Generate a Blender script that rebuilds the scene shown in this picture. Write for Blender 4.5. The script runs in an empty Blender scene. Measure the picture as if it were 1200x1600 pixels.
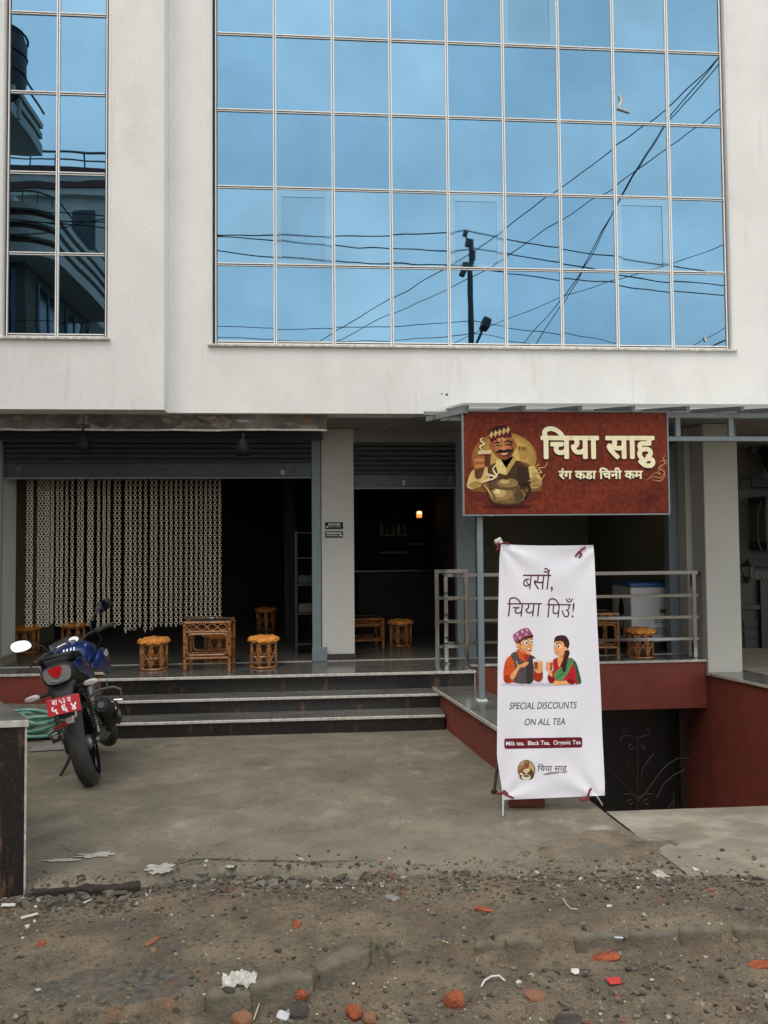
import bpy, bmesh, math, random
from mathutils import Vector, Matrix, noise
random.seed(7)
R = math.radians
SC = bpy.context.scene
COL = SC.collection

# ------------------------------------------------------------------ camera
FPX = 1180.0                      # focal length in pixels of a 1200 x 1600 frame
EYE = Vector((0, 0, 1.934))
YAW, PITCH, ROLL = R(4.3), R(2.1), R(.5)
cam_d = bpy.data.cameras.new('camera')
cam_d.sensor_fit = 'VERTICAL'
cam_d.sensor_height = 36.0
cam_d.lens = 36.0 * FPX / 1600.0
cam_d.clip_end = 900
cam = bpy.data.objects.new('camera', cam_d)
COL.objects.link(cam)
fw = Vector((math.sin(YAW)*math.cos(PITCH), math.cos(YAW)*math.cos(PITCH), math.sin(PITCH)))
rt0 = Vector((math.cos(YAW), -math.sin(YAW), 0))
up0 = rt0.cross(fw)
c_, s_ = math.cos(ROLL), math.sin(ROLL)
rt, up = rt0*c_ - up0*s_, up0*c_ + rt0*s_
M3 = Matrix((rt, up, -fw)).transposed()
cam.matrix_world = Matrix.Translation(EYE) @ M3.to_4x4()
SC.camera = cam

# ------------------------------------------------------------------ sky, sun, exposure
SUN_EL, SUN_AZ = R(58), R(215)
w = bpy.data.worlds.new('World'); SC.world = w; w.use_nodes = True
nt = w.node_tree; nt.nodes.clear()
out = nt.nodes.new('ShaderNodeOutputWorld'); bg = nt.nodes.new('ShaderNodeBackground')
sky = nt.nodes.new('ShaderNodeTexSky'); sky.sky_type = 'NISHITA'; sky.sun_disc = False
sky.sun_elevation = SUN_EL; sky.sun_rotation = SUN_AZ
sky.air_density = 1.4; sky.dust_density = 5.0
hs = nt.nodes.new('ShaderNodeHueSaturation'); hs.inputs['Saturation'].default_value = .35
mx = nt.nodes.new('ShaderNodeMix'); mx.data_type = 'RGBA'
mx.inputs[0].default_value = .7
nt.links.new(sky.outputs[0], hs.inputs['Color'])
cn = nt.nodes.new('ShaderNodeTexNoise'); cn.inputs['Scale'].default_value = 2.6; cn.inputs['Detail'].default_value = 7
cr = nt.nodes.new('ShaderNodeValToRGB')                  # soft cloud tones all over the overcast
cr.color_ramp.elements[0].position = .36; cr.color_ramp.elements[0].color = (9.2, 9.5, 9.7, 1)
cr.color_ramp.elements[1].position = .66; cr.color_ramp.elements[1].color = (12.2, 12.2, 12.2, 1)
tcw = nt.nodes.new('ShaderNodeTexCoord'); mpw = nt.nodes.new('ShaderNodeMapping'); mpw.inputs['Scale'].default_value = (1, 1, 2.2)
nt.links.new(tcw.outputs['Generated'], mpw.inputs[0]); nt.links.new(mpw.outputs[0], cn.inputs['Vector'])
nt.links.new(cn.outputs[0], cr.inputs[0]); nt.links.new(cr.outputs[0], mx.inputs[7])
nt.links.new(hs.outputs[0], mx.inputs[6])
nt.links.new(mx.outputs[2], bg.inputs[0])
bg.inputs[1].default_value = .12
nt.links.new(bg.outputs[0], out.inputs[0])
sd = bpy.data.lights.new('sun', 'SUN'); sd.energy = .9; sd.angle = R(25); sd.color = (1, .95, .88)
sun = bpy.data.objects.new('sun', sd); COL.objects.link(sun)
sv = Vector((math.sin(SUN_AZ)*math.cos(SUN_EL), math.cos(SUN_AZ)*math.cos(SUN_EL), math.sin(SUN_EL)))
sun.rotation_euler = sv.to_track_quat('Z', 'Y').to_euler()
SC.view_settings.view_transform = 'Standard'
SC.view_settings.look = 'None'
SC.view_settings.exposure = 0.50
SC.view_settings.gamma = 1.0
SC.cycles.max_bounces = 6
SC.cycles.use_denoising = True

# ------------------------------------------------------------------ measuring helpers
def ray(px, py):
    return fw*FPX + rt*(px-600) - up*(py-800)
def at(px, py, Y=None, Z=None):
    d = ray(px, py)
    t = (Y-EYE.y)/d.y if Y is not None else (Z-EYE.z)/d.z
    return EYE + d*t
SL, Y0 = .075, 7.66
def gz(y):                                  # the yard rises gently from the stair foot to the street
    return max(0.0, min(.405, SL*(Y0-y)))
def gr(px, py, off=0.0):
    d = ray(px, py)
    t = (SL*Y0+off-EYE.z)/(d.z+SL*d.y)
    return EYE + d*t

# ------------------------------------------------------------------ mesh helpers
class MB:
    def __init__(self): self.v=[]; self.f=[]; self.m=[]; self.cur=0; self.col=None; self.vc=[]
    def add(self, vs, fs):
        n=len(self.v); self.v += [tuple(p) for p in vs]
        self.vc += [self.col]*len(vs)
        for f in fs: self.f.append(tuple(i+n for i in f)); self.m.append(self.cur)
        return self
    def box(self, x0,x1,y0,y1,z0,z1, mat=None):
        P=[Vector(p) for p in ((x0,y0,z0),(x1,y0,z0),(x1,y1,z0),(x0,y1,z0),(x0,y0,z1),(x1,y0,z1),(x1,y1,z1),(x0,y1,z1))]
        if mat: P=[mat@p for p in P]
        return self.add(P, [(0,3,2,1),(4,5,6,7),(0,1,5,4),(1,2,6,5),(2,3,7,6),(3,0,4,7)])
    def bbox(self, x0,x1,y0,y1,z0,z1, b=.004, mat=None):      # box with chamfered edges
        bm=bmesh.new(); bmesh.ops.create_cube(bm,size=1)
        for v in bm.verts:
            v.co=Vector(((x0+x1)/2+v.co.x*(x1-x0),(y0+y1)/2+v.co.y*(y1-y0),(z0+z1)/2+v.co.z*(z1-z0)))
        bmesh.ops.bevel(bm,geom=bm.edges[:],offset=b,segments=1,affect='EDGES',profile=.5)
        bm.verts.index_update()
        vs=[(mat@v.co if mat else v.co.copy()) for v in bm.verts]; fs=[[v.index for v in f.verts] for f in bm.faces]; bm.free()
        return self.add(vs,fs)
    def tube(self, pts, r, n=8, cap=True, closed=False):
        pts=[Vector(p) for p in pts]; rs=r if isinstance(r,(list,tuple)) else [r]*len(pts)
        k=len(pts); V=[]; prev=None
        for i,p in enumerate(pts):
            if closed: t=(pts[(i+1)%k]-pts[i-1])
            else: t=pts[min(i+1,k-1)]-pts[max(i-1,0)]
            t.normalize()
            if prev is None:
                a=Vector((0,0,1)) if abs(t.z)<.9 else Vector((1,0,0))
                u=t.cross(a).normalized()
            else:
                u=(prev-t*prev.dot(t)).normalized()
            prev=u; q=t.cross(u)
            for j in range(n):
                an=2*math.pi*j/n
                V.append(p+(u*math.cos(an)+q*math.sin(an))*rs[i])
        F=[]
        for i in range(k if closed else k-1):
            a=i*n; b=((i+1)%k)*n
            for j in range(n): F.append((a+j,a+(j+1)%n,b+(j+1)%n,b+j))
        if cap and not closed:
            F.append(tuple(range(n-1,-1,-1))); F.append(tuple((k-1)*n+j for j in range(n)))
        return self.add(V,F)
    def sqbar(self, p, q, a, b=None, upv=(0,0,1)):            # square tube between two points
        p,q=Vector(p),Vector(q); b=b or a; t=(q-p).normalized(); u_=Vector(upv)
        if abs(t.dot(u_))>.95: u_=Vector((0,1,0))
        s=t.cross(u_).normalized(); n=s.cross(t)
        V=[]
        for c in (p,q):
            for i,j in ((-1,-1),(1,-1),(1,1),(-1,1)): V.append(c+s*(i*a/2)+n*(j*b/2))
        return self.add(V,[(0,1,2,3),(7,6,5,4),(0,4,5,1),(1,5,6,2),(2,6,7,3),(3,7,4,0)])
    def lathe(self, prof, n=20, c=(0,0,0), mat=None, jit=0):
        V=[];F=[];k=len(prof)
        for i,(r,z) in enumerate(prof):
            for j in range(n):
                a=2*math.pi*j/n; p=Vector((r*math.cos(a),r*math.sin(a),z))
                if jit and r>.001:
                    q=p*14; p+=p.normalized()*jit*noise.noise(q); p.z+=jit*.8*noise.noise(q+Vector((9,3,1)))
                V.append((mat@p if mat else p)+Vector(c))
        for i in range(k-1):
            for j in range(n): F.append((i*n+j,i*n+(j+1)%n,(i+1)*n+(j+1)%n,(i+1)*n+j))
        F.append(tuple(range(n-1,-1,-1))); F.append(tuple((k-1)*n+j for j in range(n)))
        return self.add(V,F)
    def loft(self, secs, n=16, e=2.4):
        # sections: (centre, half width x, half height, direction 'y') -> superellipse rings in the xz plane
        V=[];F=[]
        for (cx,cy,cz,hw,hh) in secs:
            for j in range(n):
                a=2*math.pi*j/n; ca,sa=math.cos(a),math.sin(a)
                V.append((cx+hw*math.copysign(abs(ca)**(2/e),ca), cy, cz+hh*math.copysign(abs(sa)**(2/e),sa)))
        k=len(secs)
        for i in range(k-1):
            for j in range(n): F.append((i*n+j,(i+1)*n+j,(i+1)*n+(j+1)%n,i*n+(j+1)%n))
        F.append(tuple(range(n))); F.append(tuple((k-1)*n+j for j in range(n-1,-1,-1)))
        return self.add(V,F)
    def prism(self, poly, z0, z1):                             # footprint polygon extruded up
        n=len(poly)
        V=[(p[0],p[1],z0) for p in poly]+[(p[0],p[1],z1) for p in poly]
        F=[tuple(range(n-1,-1,-1)),tuple(range(n,2*n))]+[(i,(i+1)%n,n+(i+1)%n,n+i) for i in range(n)]
        return self.add(V,F)
    def cells(self, xs, zs, holes, y0, y1):                    # wall in the xz plane with openings
        ni,nj=len(xs)-1,len(zs)-1
        def solid(i,j):
            if not(0<=i<ni and 0<=j<nj): return False
            cx,cz=(xs[i]+xs[i+1])/2,(zs[j]+zs[j+1])/2
            return not any(h[0]<cx<h[1] and h[2]<cz<h[3] for h in holes)
        for i in range(ni):
            for j in range(nj):
                if not solid(i,j): continue
                a,b,c,d=xs[i],xs[i+1],zs[j],zs[j+1]
                self.add([(a,y0,c),(b,y0,c),(b,y0,d),(a,y0,d)],[(0,1,2,3)])
                self.add([(a,y1,c),(b,y1,c),(b,y1,d),(a,y1,d)],[(3,2,1,0)])
                if not solid(i-1,j): self.add([(a,y0,c),(a,y0,d),(a,y1,d),(a,y1,c)],[(0,1,2,3)])
                if not solid(i+1,j): self.add([(b,y0,c),(b,y1,c),(b,y1,d),(b,y0,d)],[(0,1,2,3)])
                if not solid(i,j-1): self.add([(a,y0,c),(a,y1,c),(b,y1,c),(b,y0,c)],[(0,1,2,3)])
                if not solid(i,j+1): self.add([(a,y0,d),(b,y0,d),(b,y1,d),(a,y1,d)],[(0,1,2,3)])
        return self
    def build(self, name, mat, parent=None, smooth=False, fix=True, world=True):
        off=WLOC.get(parent.name, Vector()) if (parent and world) else Vector()
        me=bpy.data.meshes.new(name)
        me.from_pydata([Vector(p)-off for p in self.v],[],self.f)
        for m in (mat if isinstance(mat,(list,tuple)) else [mat]): me.materials.append(m)
        me.polygons.foreach_set('material_index',self.m)
        if any(c is not None for c in self.vc):
            at_=me.color_attributes.new('Col','FLOAT_COLOR','POINT')
            at_.data.foreach_set('color',[x for c in self.vc for x in (*(c or (1,1,1)),1)])
        if fix:
            bm=bmesh.new(); bm.from_mesh(me); bmesh.ops.recalc_face_normals(bm,faces=bm.faces); bm.to_mesh(me); bm.free()
        if smooth:
            me.polygons.foreach_set('use_smooth',[True]*len(me.polygons))
            if smooth!='all': me.set_sharp_from_angle(angle=R(42))
        o=bpy.data.objects.new(name,me); COL.objects.link(o)
        if parent:
            o.parent=parent; WLOC[o.name]=off.copy()
        else: WLOC[o.name]=Vector()
        return o
WLOC={}
def tag(o,label=None,cat=None,group=None,kind=None):
    if label: o['label']=label
    if cat: o['category']=cat
    if group: o['group']=group
    if kind: o['kind']=kind
    return o
def thing(name,label,cat,loc=(0,0,0),rot=(0,0,0),group=None):
    o=bpy.data.objects.new(name,None); COL.objects.link(o); o.location=loc; o.rotation_euler=rot
    o.empty_display_size=.1
    WLOC[o.name]=Vector(loc)
    return tag(o,label,cat,group)
def copy_tree(o,parent=None,loc=None,rotz=None,label=None):
    c=o.copy(); COL.objects.link(c)
    if parent: c.parent=parent
    if loc is not None: c.location=loc
    if rotz is not None: c.rotation_euler=(0,0,rotz)
    if label: c['label']=label
    for ch in o.children: copy_tree(ch,c)
    return c
def share(o,loc,name=None,parent=None,rot=None,scale=None):   # another object with the same mesh data
    c=bpy.data.objects.new(name or o.name.split('.')[0],o.data); COL.objects.link(c)
    c.parent=parent or o.parent; c.location=loc
    if rot: c.rotation_euler=rot
    if scale: c.scale=scale
    return c

# ------------------------------------------------------------------ materials
def mat(name, col, rough=.6, metal=0, var=.0, scale=6, col2=None, bump=0, bscale=40, spec=None, coat=0, det=6, vcol=False, stretch=None, emit=None, rvar=0):
    m=bpy.data.materials.new(name); m.use_nodes=True; n=m.node_tree.nodes; l=m.node_tree.links
    b=n['Principled BSDF']; b.inputs['Roughness'].default_value=rough; b.inputs['Metallic'].default_value=metal
    if spec is not None: b.inputs['Specular IOR Level'].default_value=spec
    if coat: b.inputs['Coat Weight'].default_value=coat; b.inputs['Coat Roughness'].default_value=.06
    c=(*col,1); b.inputs['Base Color'].default_value=c
    if emit: b.inputs['Emission Color'].default_value=(*emit[0],1); b.inputs['Emission Strength'].default_value=emit[1]
    tc=n.new('ShaderNodeTexCoord'); src=tc.outputs['Object']
    if stretch:
        mp=n.new('ShaderNodeMapping'); mp.inputs['Scale'].default_value=stretch; l.new(src,mp.inputs[0]); src=mp.outputs[0]
    if var or col2:
        t=n.new('ShaderNodeTexNoise'); t.inputs['Scale'].default_value=scale; t.inputs['Detail'].default_value=det; t.inputs['Roughness'].default_value=.62
        l.new(src,t.inputs['Vector'])
        r=n.new('ShaderNodeValToRGB'); r.color_ramp.elements[0].position=.34; r.color_ramp.elements[1].position=.68
        a=col2 if col2 else tuple(x*(1-var) for x in col)
        e=col if col2 else tuple(min(1,x*(1+var)) for x in col)
        r.color_ramp.elements[0].color=(*a,1); r.color_ramp.elements[1].color=(*e,1)
        l.new(t.outputs[0],r.inputs[0]); co=r.outputs[0]
        if vcol:
            at_=n.new('ShaderNodeVertexColor'); at_.layer_name='Col'
            mm=n.new('ShaderNodeMix'); mm.data_type='RGBA'; mm.blend_type='MULTIPLY'; mm.inputs[0].default_value=1
            l.new(co,mm.inputs[6]); l.new(at_.outputs[0],mm.inputs[7]); co=mm.outputs[2]
        l.new(co,b.inputs['Base Color'])
        if rvar:
            mr=n.new('ShaderNodeMapRange'); mr.inputs[3].default_value=max(0,rough-rvar); mr.inputs[4].default_value=min(1,rough+rvar)
            l.new(t.outputs[0],mr.inputs[0]); l.new(mr.outputs[0],b.inputs['Roughness'])
    elif vcol:
        at_=n.new('ShaderNodeVertexColor'); at_.layer_name='Col'; l.new(at_.outputs[0],b.inputs['Base Color'])
    if bump:
        t=n.new('ShaderNodeTexNoise'); t.inputs['Scale'].default_value=bscale; t.inputs['Detail'].default_value=5
        l.new(src,t.inputs['Vector'])
        bp=n.new('ShaderNodeBump'); bp.inputs['Strength'].default_value=bump; bp.inputs['Distance'].default_value=.01
        l.new(t.outputs[0],bp.inputs['Height']); l.new(bp.outputs[0],b.inputs['Normal'])
    return m

def layer(m, col, scale, lo, hi, fac=1.0, stretch=None, detail=6, offset=(0,0,0), tex='noise', mask_z=None):
    """mix another colour over a material's base colour through a noise mask"""
    n=m.node_tree.nodes; l=m.node_tree.links; b=n['Principled BSDF']
    tc=n.new('ShaderNodeTexCoord'); mp=n.new('ShaderNodeMapping'); mp.inputs['Scale'].default_value=stretch or (1,1,1); mp.inputs['Location'].default_value=offset
    l.new(tc.outputs['Object'],mp.inputs[0])
    if tex=='noise':
        t=n.new('ShaderNodeTexNoise'); t.inputs['Detail'].default_value=detail; t.inputs['Roughness'].default_value=.65
    else:
        t=n.new('ShaderNodeTexVoronoi'); t.feature='DISTANCE_TO_EDGE'
    t.inputs['Scale'].default_value=scale
    l.new(mp.outputs[0],t.inputs['Vector'])
    mr=n.new('ShaderNodeMapRange'); mr.inputs[1].default_value=lo; mr.inputs[2].default_value=hi; mr.inputs[4].default_value=fac
    l.new(t.outputs[0],mr.inputs[0])
    mm=n.new('ShaderNodeMix'); mm.data_type='RGBA'; mm.inputs[7].default_value=(*col,1)
    l.new(mr.outputs[0],mm.inputs[0])
    s=b.inputs['Base Color']
    if s.is_linked: l.new(s.links[0].from_socket,mm.inputs[6])
    else: mm.inputs[6].default_value=s.default_value
    l.new(mm.outputs[2],s)
    return m

M={}
M['plaster']=mat('plaster',(.73,.725,.695),.85,var=.05,scale=1.3,bump=.32,bscale=48,det=8)
layer(M['plaster'],(.60,.59,.555),1.6,.50,.74,.6,stretch=(1,1,.6),detail=11)
layer(M['plaster'],(.47,.455,.415),5,.58,.80,.6,stretch=(2.2,1,.14),detail=8,offset=(3,1,7))
layer(M['plaster'],(.50,.485,.45),16,.64,.74,.45,detail=6,offset=(9,4,2))

M['plaster_col']=mat('column_paint',(.47,.465,.42),.8,var=.05,scale=2,bump=.25,bscale=60)
layer(M['plaster_col'],(.36,.355,.32),3.5,.60,.78,.6,detail=8)
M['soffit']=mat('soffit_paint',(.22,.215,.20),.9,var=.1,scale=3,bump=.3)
M['sill']=mat('sill_paint',(.56,.54,.49),.7,var=.3,scale=20,bump=.3)
M['alu']=mat('white_aluminium',(.86,.85,.82),.38,metal=.0,var=.06,scale=25)
M['gasket']=mat('dark_gasket',(.10,.09,.08),.7)
M['joint']=mat('grey_joint',(.33,.31,.28),.7)
M['concrete']=mat('concrete',(.168,.145,.104),.88,var=.25,scale=3.2,bump=.7,bscale=34,det=12)
layer(M['concrete'],(.085,.074,.053),.8,.46,.66,.75,detail=12,offset=(2,5,0))
layer(M['concrete'],(.225,.200,.150),1.7,.53,.72,.7,stretch=(1.2,.8,1),detail=14,offset=(7,1,0))
layer(M['concrete'],(.38,.35,.285),2.6,.58,.74,.6,stretch=(1.2,.7,1),detail=12,offset=(1,9,0))

layer(M['concrete'],(.06,.052,.038),24,.57,.70,.6,detail=8)
layer(M['concrete'],(.27,.245,.19),46,.56,.70,.55,detail=8,offset=(3,3,3))
layer(M['concrete'],(.045,.039,.028),75,.58,.72,.5,detail=6,offset=(8,1,3))
layer(M['concrete'],(.07,.06,.043),5.5,.60,.72,.5,detail=10,offset=(2,8,1))
M['pave']=mat('pavement_concrete',(.18,.158,.118),.9,var=.2,scale=3,bump=.5,bscale=30,det=10)
layer(M['pave'],(.38,.355,.295),2.0,.54,.74,.75,stretch=(.8,1.1,1),detail=8,offset=(1,3,0))
layer(M['pave'],(.20,.13,.07),1.7,.58,.75,.6,detail=6,offset=(8,3,0))
M['rubble']=mat('broken_concrete',(.16,.142,.11),.95,var=.35,scale=12,bump=1,bscale=30)
M['dirt']=mat('dirt',(.118,.091,.060),.97,var=.38,scale=5,bump=1,bscale=55,det=14)
layer(M['dirt'],(.064,.055,.042),1.5,.50,.66,.8,detail=10,offset=(4,2,0))
layer(M['dirt'],(.20,.158,.10),2.4,.55,.72,.75,detail=8,offset=(1,8,0))
layer(M['dirt'],(.20,.072,.032),5.5,.62,.74,.6,detail=8,offset=(11,4,0))
layer(M['dirt'],(.27,.245,.20),55,.62,.72,.75,detail=3)
layer(M['dirt'],(.03,.027,.022),38,.57,.70,.75,detail=3,offset=(5,5,5))
M['stone_v']=mat('loose_stone',(1,1,1),.9,var=.2,scale=60,vcol=True,bump=.4,bscale=90)
M['kerb']=mat('kerb_concrete',(.125,.108,.08),.95,var=.3,scale=9,bump=.8,bscale=60)
M['brick']=mat('fired_brick',(.26,.062,.024),.95,var=.35,scale=25,bump=.9,bscale=70)
M['brick_dark']=mat('dark_brick',(.12,.035,.022),.95,var=.3,scale=25,bump=.6)
M['granite_dark']=mat('dark_granite',(.017,.015,.014),.22,var=.5,scale=90,spec=.5,det=4)
layer(M['granite_dark'],(.13,.062,.038),5,.57,.70,.85,stretch=(2.0,1.2,.7),detail=9)
M['granite_vein']=mat('veined_granite',(.018,.016,.015),.3,var=.5,scale=60,bump=.1)
layer(M['granite_vein'],(.15,.078,.05),3.4,.53,.62,.9,stretch=(2.6,1,.62),detail=7)
layer(M['granite_vein'],(.075,.068,.062),9,.60,.70,.7,stretch=(3.2,1,.5),detail=6,offset=(3,2,1))
M['granite_top']=mat('polished_grey_granite',(.105,.10,.09),.16,var=.35,scale=3.2,stretch=(.7,2.6,1),spec=.55,det=8,rvar=.06)
layer(M['granite_top'],(.24,.225,.19),4,.58,.78,.55,stretch=(.5,2.4,1),detail=8,offset=(4,4,0))
M['granite_edge']=mat('granite_cut_edge',(.46,.44,.39),.35,var=.3,scale=30)
M['tile_floor']=mat('interior_floor_tile',(.10,.095,.085),.2,var=.12,scale=3)
M['red_paint']=mat('oxide_red_paint',(.175,.034,.019),.72,var=.16,scale=5,bump=.2,bscale=50)
layer(M['red_paint'],(.10,.022,.014),3,.55,.8,.6,stretch=(1,1,.3),detail=7)
M['shutter']=mat('slate_grey_shutter',(.042,.051,.057),.42,var=.14,scale=9,spec=.4)
M['frame_blue']=mat('blue_grey_paint',(.155,.19,.205),.5,var=.08,scale=12)
M['canopy_steel']=mat('grey_painted_steel',(.20,.225,.225),.5,var=.1,scale=15)
M['steel']=mat('polished_steel',(.44,.44,.43),.13,metal=1,var=.08,scale=30)
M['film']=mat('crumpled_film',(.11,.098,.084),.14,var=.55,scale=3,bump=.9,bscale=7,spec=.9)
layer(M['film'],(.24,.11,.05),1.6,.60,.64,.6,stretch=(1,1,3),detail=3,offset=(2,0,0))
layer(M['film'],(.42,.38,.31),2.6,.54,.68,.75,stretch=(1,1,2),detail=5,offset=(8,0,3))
M['dark_wall']=mat('interior_shade_black',(.010,.009,.008),.85,var=.2,scale=2)  # near-black base colour holds the deep shade of the shop interior
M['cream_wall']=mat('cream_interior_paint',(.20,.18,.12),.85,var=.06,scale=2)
M['black']=mat('black_plastic',(.008,.008,.009),.55,var=.15,scale=20)
M['black_gloss']=mat('black_gloss',(.012,.012,.013),.15)
M['rubber']=mat('tyre_rubber',(.030,.028,.025),.85,var=.4,scale=18,bump=.3,bscale=60)
M['grey_metal']=mat('cast_grey_metal',(.19,.18,.165),.45,metal=.7,var=.35,scale=18)
M['chrome']=mat('chrome',(.78,.78,.77),.08,metal=1)
M['mirror']=mat('mirror_glass',(.95,.95,.95),.015,metal=1)
M['blue']=mat('metallic_blue_paint',(.008,.024,.125),.3,metal=.25,coat=.8,var=.15,scale=40)
M['decal']=mat('silver_decal',(.42,.43,.45),.4)
M['red_lens']=mat('red_lens',(.42,.012,.012),.12,coat=.6)
M['clear_lens']=mat('clear_lens',(.40,.36,.32),.12,coat=.6)
M['smoke_lens']=mat('smoked_lens',(.16,.15,.145),.15,coat=.7)
M['dial']=mat('dial_face',(.75,.76,.76),.25,coat=.5)
M['plate_red']=mat('plate_red',(.50,.018,.03),.4)
M['white']=mat('white_print',(.85,.85,.85),.5)
M['rattan']=mat('varnished_rattan',(.46,.19,.045),.30,var=.5,scale=14,col2=(.12,.04,.012),stretch=(1,1,2.5),coat=.35)
M['rattan_dark']=mat('burnt_rattan',(.06,.028,.012),.4)
M['cushion']=mat('amber_cushion',(.70,.26,.045),.75,var=.45,scale=16,bump=.8,bscale=45)
M['chain']=mat('cream_ring',(.74,.67,.52),.35,var=.2,scale=30)
M['fabric']=mat('banner_cloth',(.74,.73,.79),.62,var=.02,scale=4)
M['print_maroon']=mat('print_maroon',(.085,.010,.018),.7)
M['print_black']=mat('print_black',(.018,.014,.018),.7)
M['cream_print']=mat('print_cream',(.82,.74,.48),.5,var=.06,scale=20)
M['sign_red']=mat('sign_print',(.165,.026,.011),.6,spec=.15,var=.42,scale=22,det=12)
layer(M['sign_red'],(.055,.010,.007),2.0,.46,.72,.8,detail=9)
layer(M['sign_red'],(.24,.055,.028),9,.58,.72,.45,detail=9,offset=(4,1,2))
M['sheet']=mat('fibreglass_sheet',(.55,.56,.54),.35,var=.15,scale=5)
_n=M['sheet'].node_tree.nodes; _t=_n.new('ShaderNodeBsdfTranslucent'); _t.inputs[0].default_value=(.55,.57,.55,1); _m=_n.new('ShaderNodeMixShader'); _m.inputs[0].default_value=.35
_l=M['sheet'].node_tree.links; _l.new(_n['Principled BSDF'].outputs[0],_m.inputs[1]); _l.new(_t.outputs[0],_m.inputs[2]); _l.new(_m.outputs[0],_n['Material Output'].inputs[0])
M['hose']=mat('green_hose',(.15,.33,.25),.45,var=.2,scale=20)
M['freezer']=mat('freezer_white',(.60,.61,.61),.35)
M['freezer_blue']=mat('freezer_lid_blue',(.02,.10,.28),.3)
M['gatemetal']=mat('gate_black_metal',(.016,.015,.014),.45)
M['neigh']=mat('neighbour_render',(.12,.112,.108),.9,var=.12,scale=2)
M['neigh_dark']=mat('neighbour_trim',(.035,.034,.034),.7)
M['pole']=mat('utility_pole_steel',(.06,.062,.065),.6,var=.2,scale=5)
M['wire']=mat('black_cable',(.012,.012,.012),.6)
M['bld_wall']=mat('opposite_render',(.42,.40,.36),.9,var=.12,scale=1)
M['bld_band']=mat('opposite_maroon_band',(.085,.035,.03),.85,var=.15,scale=2)
M['bld_slate']=mat('opposite_slate',(.11,.10,.085),.9,var=.4,scale=4,stretch=(1,1,6),bump=.8)
M['tank']=mat('black_tank',(.015,.015,.016),.5)
M['ties']=mat('red_cord',(.16,.010,.016),.8)
M['paper']=mat('white_scrap',(.55,.54,.50),.7,var=.15,scale=30)
M['red_wrap']=mat('red_wrapper',(.45,.03,.03),.35)
M['leaf']=mat('weed_leaf',(.035,.06,.02),.7,var=.3,scale=30)
M['bulb']=mat('lit_lamp_glass',(.9,.4,.1),.3,emit=((1,.30,.05),.9))
M['bulb_core']=mat('lit_bulb',(1,.8,.5),.3,emit=((1,.60,.2),5))
def flat(name,c): 
    if name not in M: M[name]=mat(name,c,.65,spec=.2,var=.14,scale=30)
    return M[name]

def glass_mat(name,tint,rough=.008,wob=.010):
    m=bpy.data.materials.new(name); m.use_nodes=True; n=m.node_tree.nodes; l=m.node_tree.links; b=n['Principled BSDF']
    b.inputs['Metallic'].default_value=1; b.inputs['Roughness'].default_value=rough
    tc=n.new('ShaderNodeTexCoord')
    t=n.new('ShaderNodeTexNoise'); t.inputs['Scale'].default_value=1.6; t.inputs['Detail'].default_value=5
    l.new(tc.outputs['Object'],t.inputs[0])
    r=n.new('ShaderNodeValToRGB'); r.color_ramp.elements[0].position=.3; r.color_ramp.elements[1].position=.75
    r.color_ramp.elements[0].color=(*[x*.90 for x in tint],1); r.color_ramp.elements[1].color=(*[x*1.07 for x in tint],1)
    l.new(t.outputs[0],r.inputs[0]); l.new(r.outputs[0],b.inputs['Base Color'])
    t2=n.new('ShaderNodeTexNoise'); t2.inputs['Scale'].default_value=1.9; t2.inputs['Detail'].default_value=1
    l.new(tc.outputs['Object'],t2.inputs[0])
    bp=n.new('ShaderNodeBump'); bp.inputs['Strength'].default_value=wob; bp.inputs['Distance'].default_value=.1
    l.new(t2.outputs[0],bp.inputs['Height']); l.new(bp.outputs[0],b.inputs['Normal'])
    return m
M['glass']=glass_mat('blue_mirror_glass',(.152,.292,.412))
M['glass2']=glass_mat('blue_mirror_glass_pale',(.182,.330,.450))
M['glass3']=glass_mat('blue_mirror_glass_deep',(.132,.264,.386))
M['glass_dusty']=glass_mat('dusty_mirror_glass',(.155,.288,.400),.02)
M['glass_rim']=glass_mat('film_edge_glass',(.188,.322,.425),.03)
# ================================================================== SETTING: ground
def fbm(x,y,s,o=4,seed=0.0):
    v=0;a=1;t=0
    for i in range(o):
        v+=a*noise.noise(Vector((x*s+seed,y*s-seed,seed*1.7+i*9.1))); t+=a; a*=.5; s*=2.1
    return v/t

# one sheet to the horizon, with the basement ramp cut out
mb=MB()
xs=[-300,-40,-8,1.72,4.90,8,40,300]; ys=[-300,-40,-6,2.26,4.66,7.66,9.4,12,40,300]
for i in range(len(xs)-1):
    for j in range(len(ys)-1):
        if xs[i]>=1.7 and xs[i+1]<=4.95 and ys[j]>=4.6 and ys[j+1]<=9.5: continue
        mb.add([(x,y,gz(y)-.16) for x,y in ((xs[i],ys[j]),(xs[i+1],ys[j]),(xs[i+1],ys[j+1]),(xs[i],ys[j+1]))],[(0,1,2,3)])
tag(mb.build('ground',M['dirt']),kind='structure')

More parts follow.
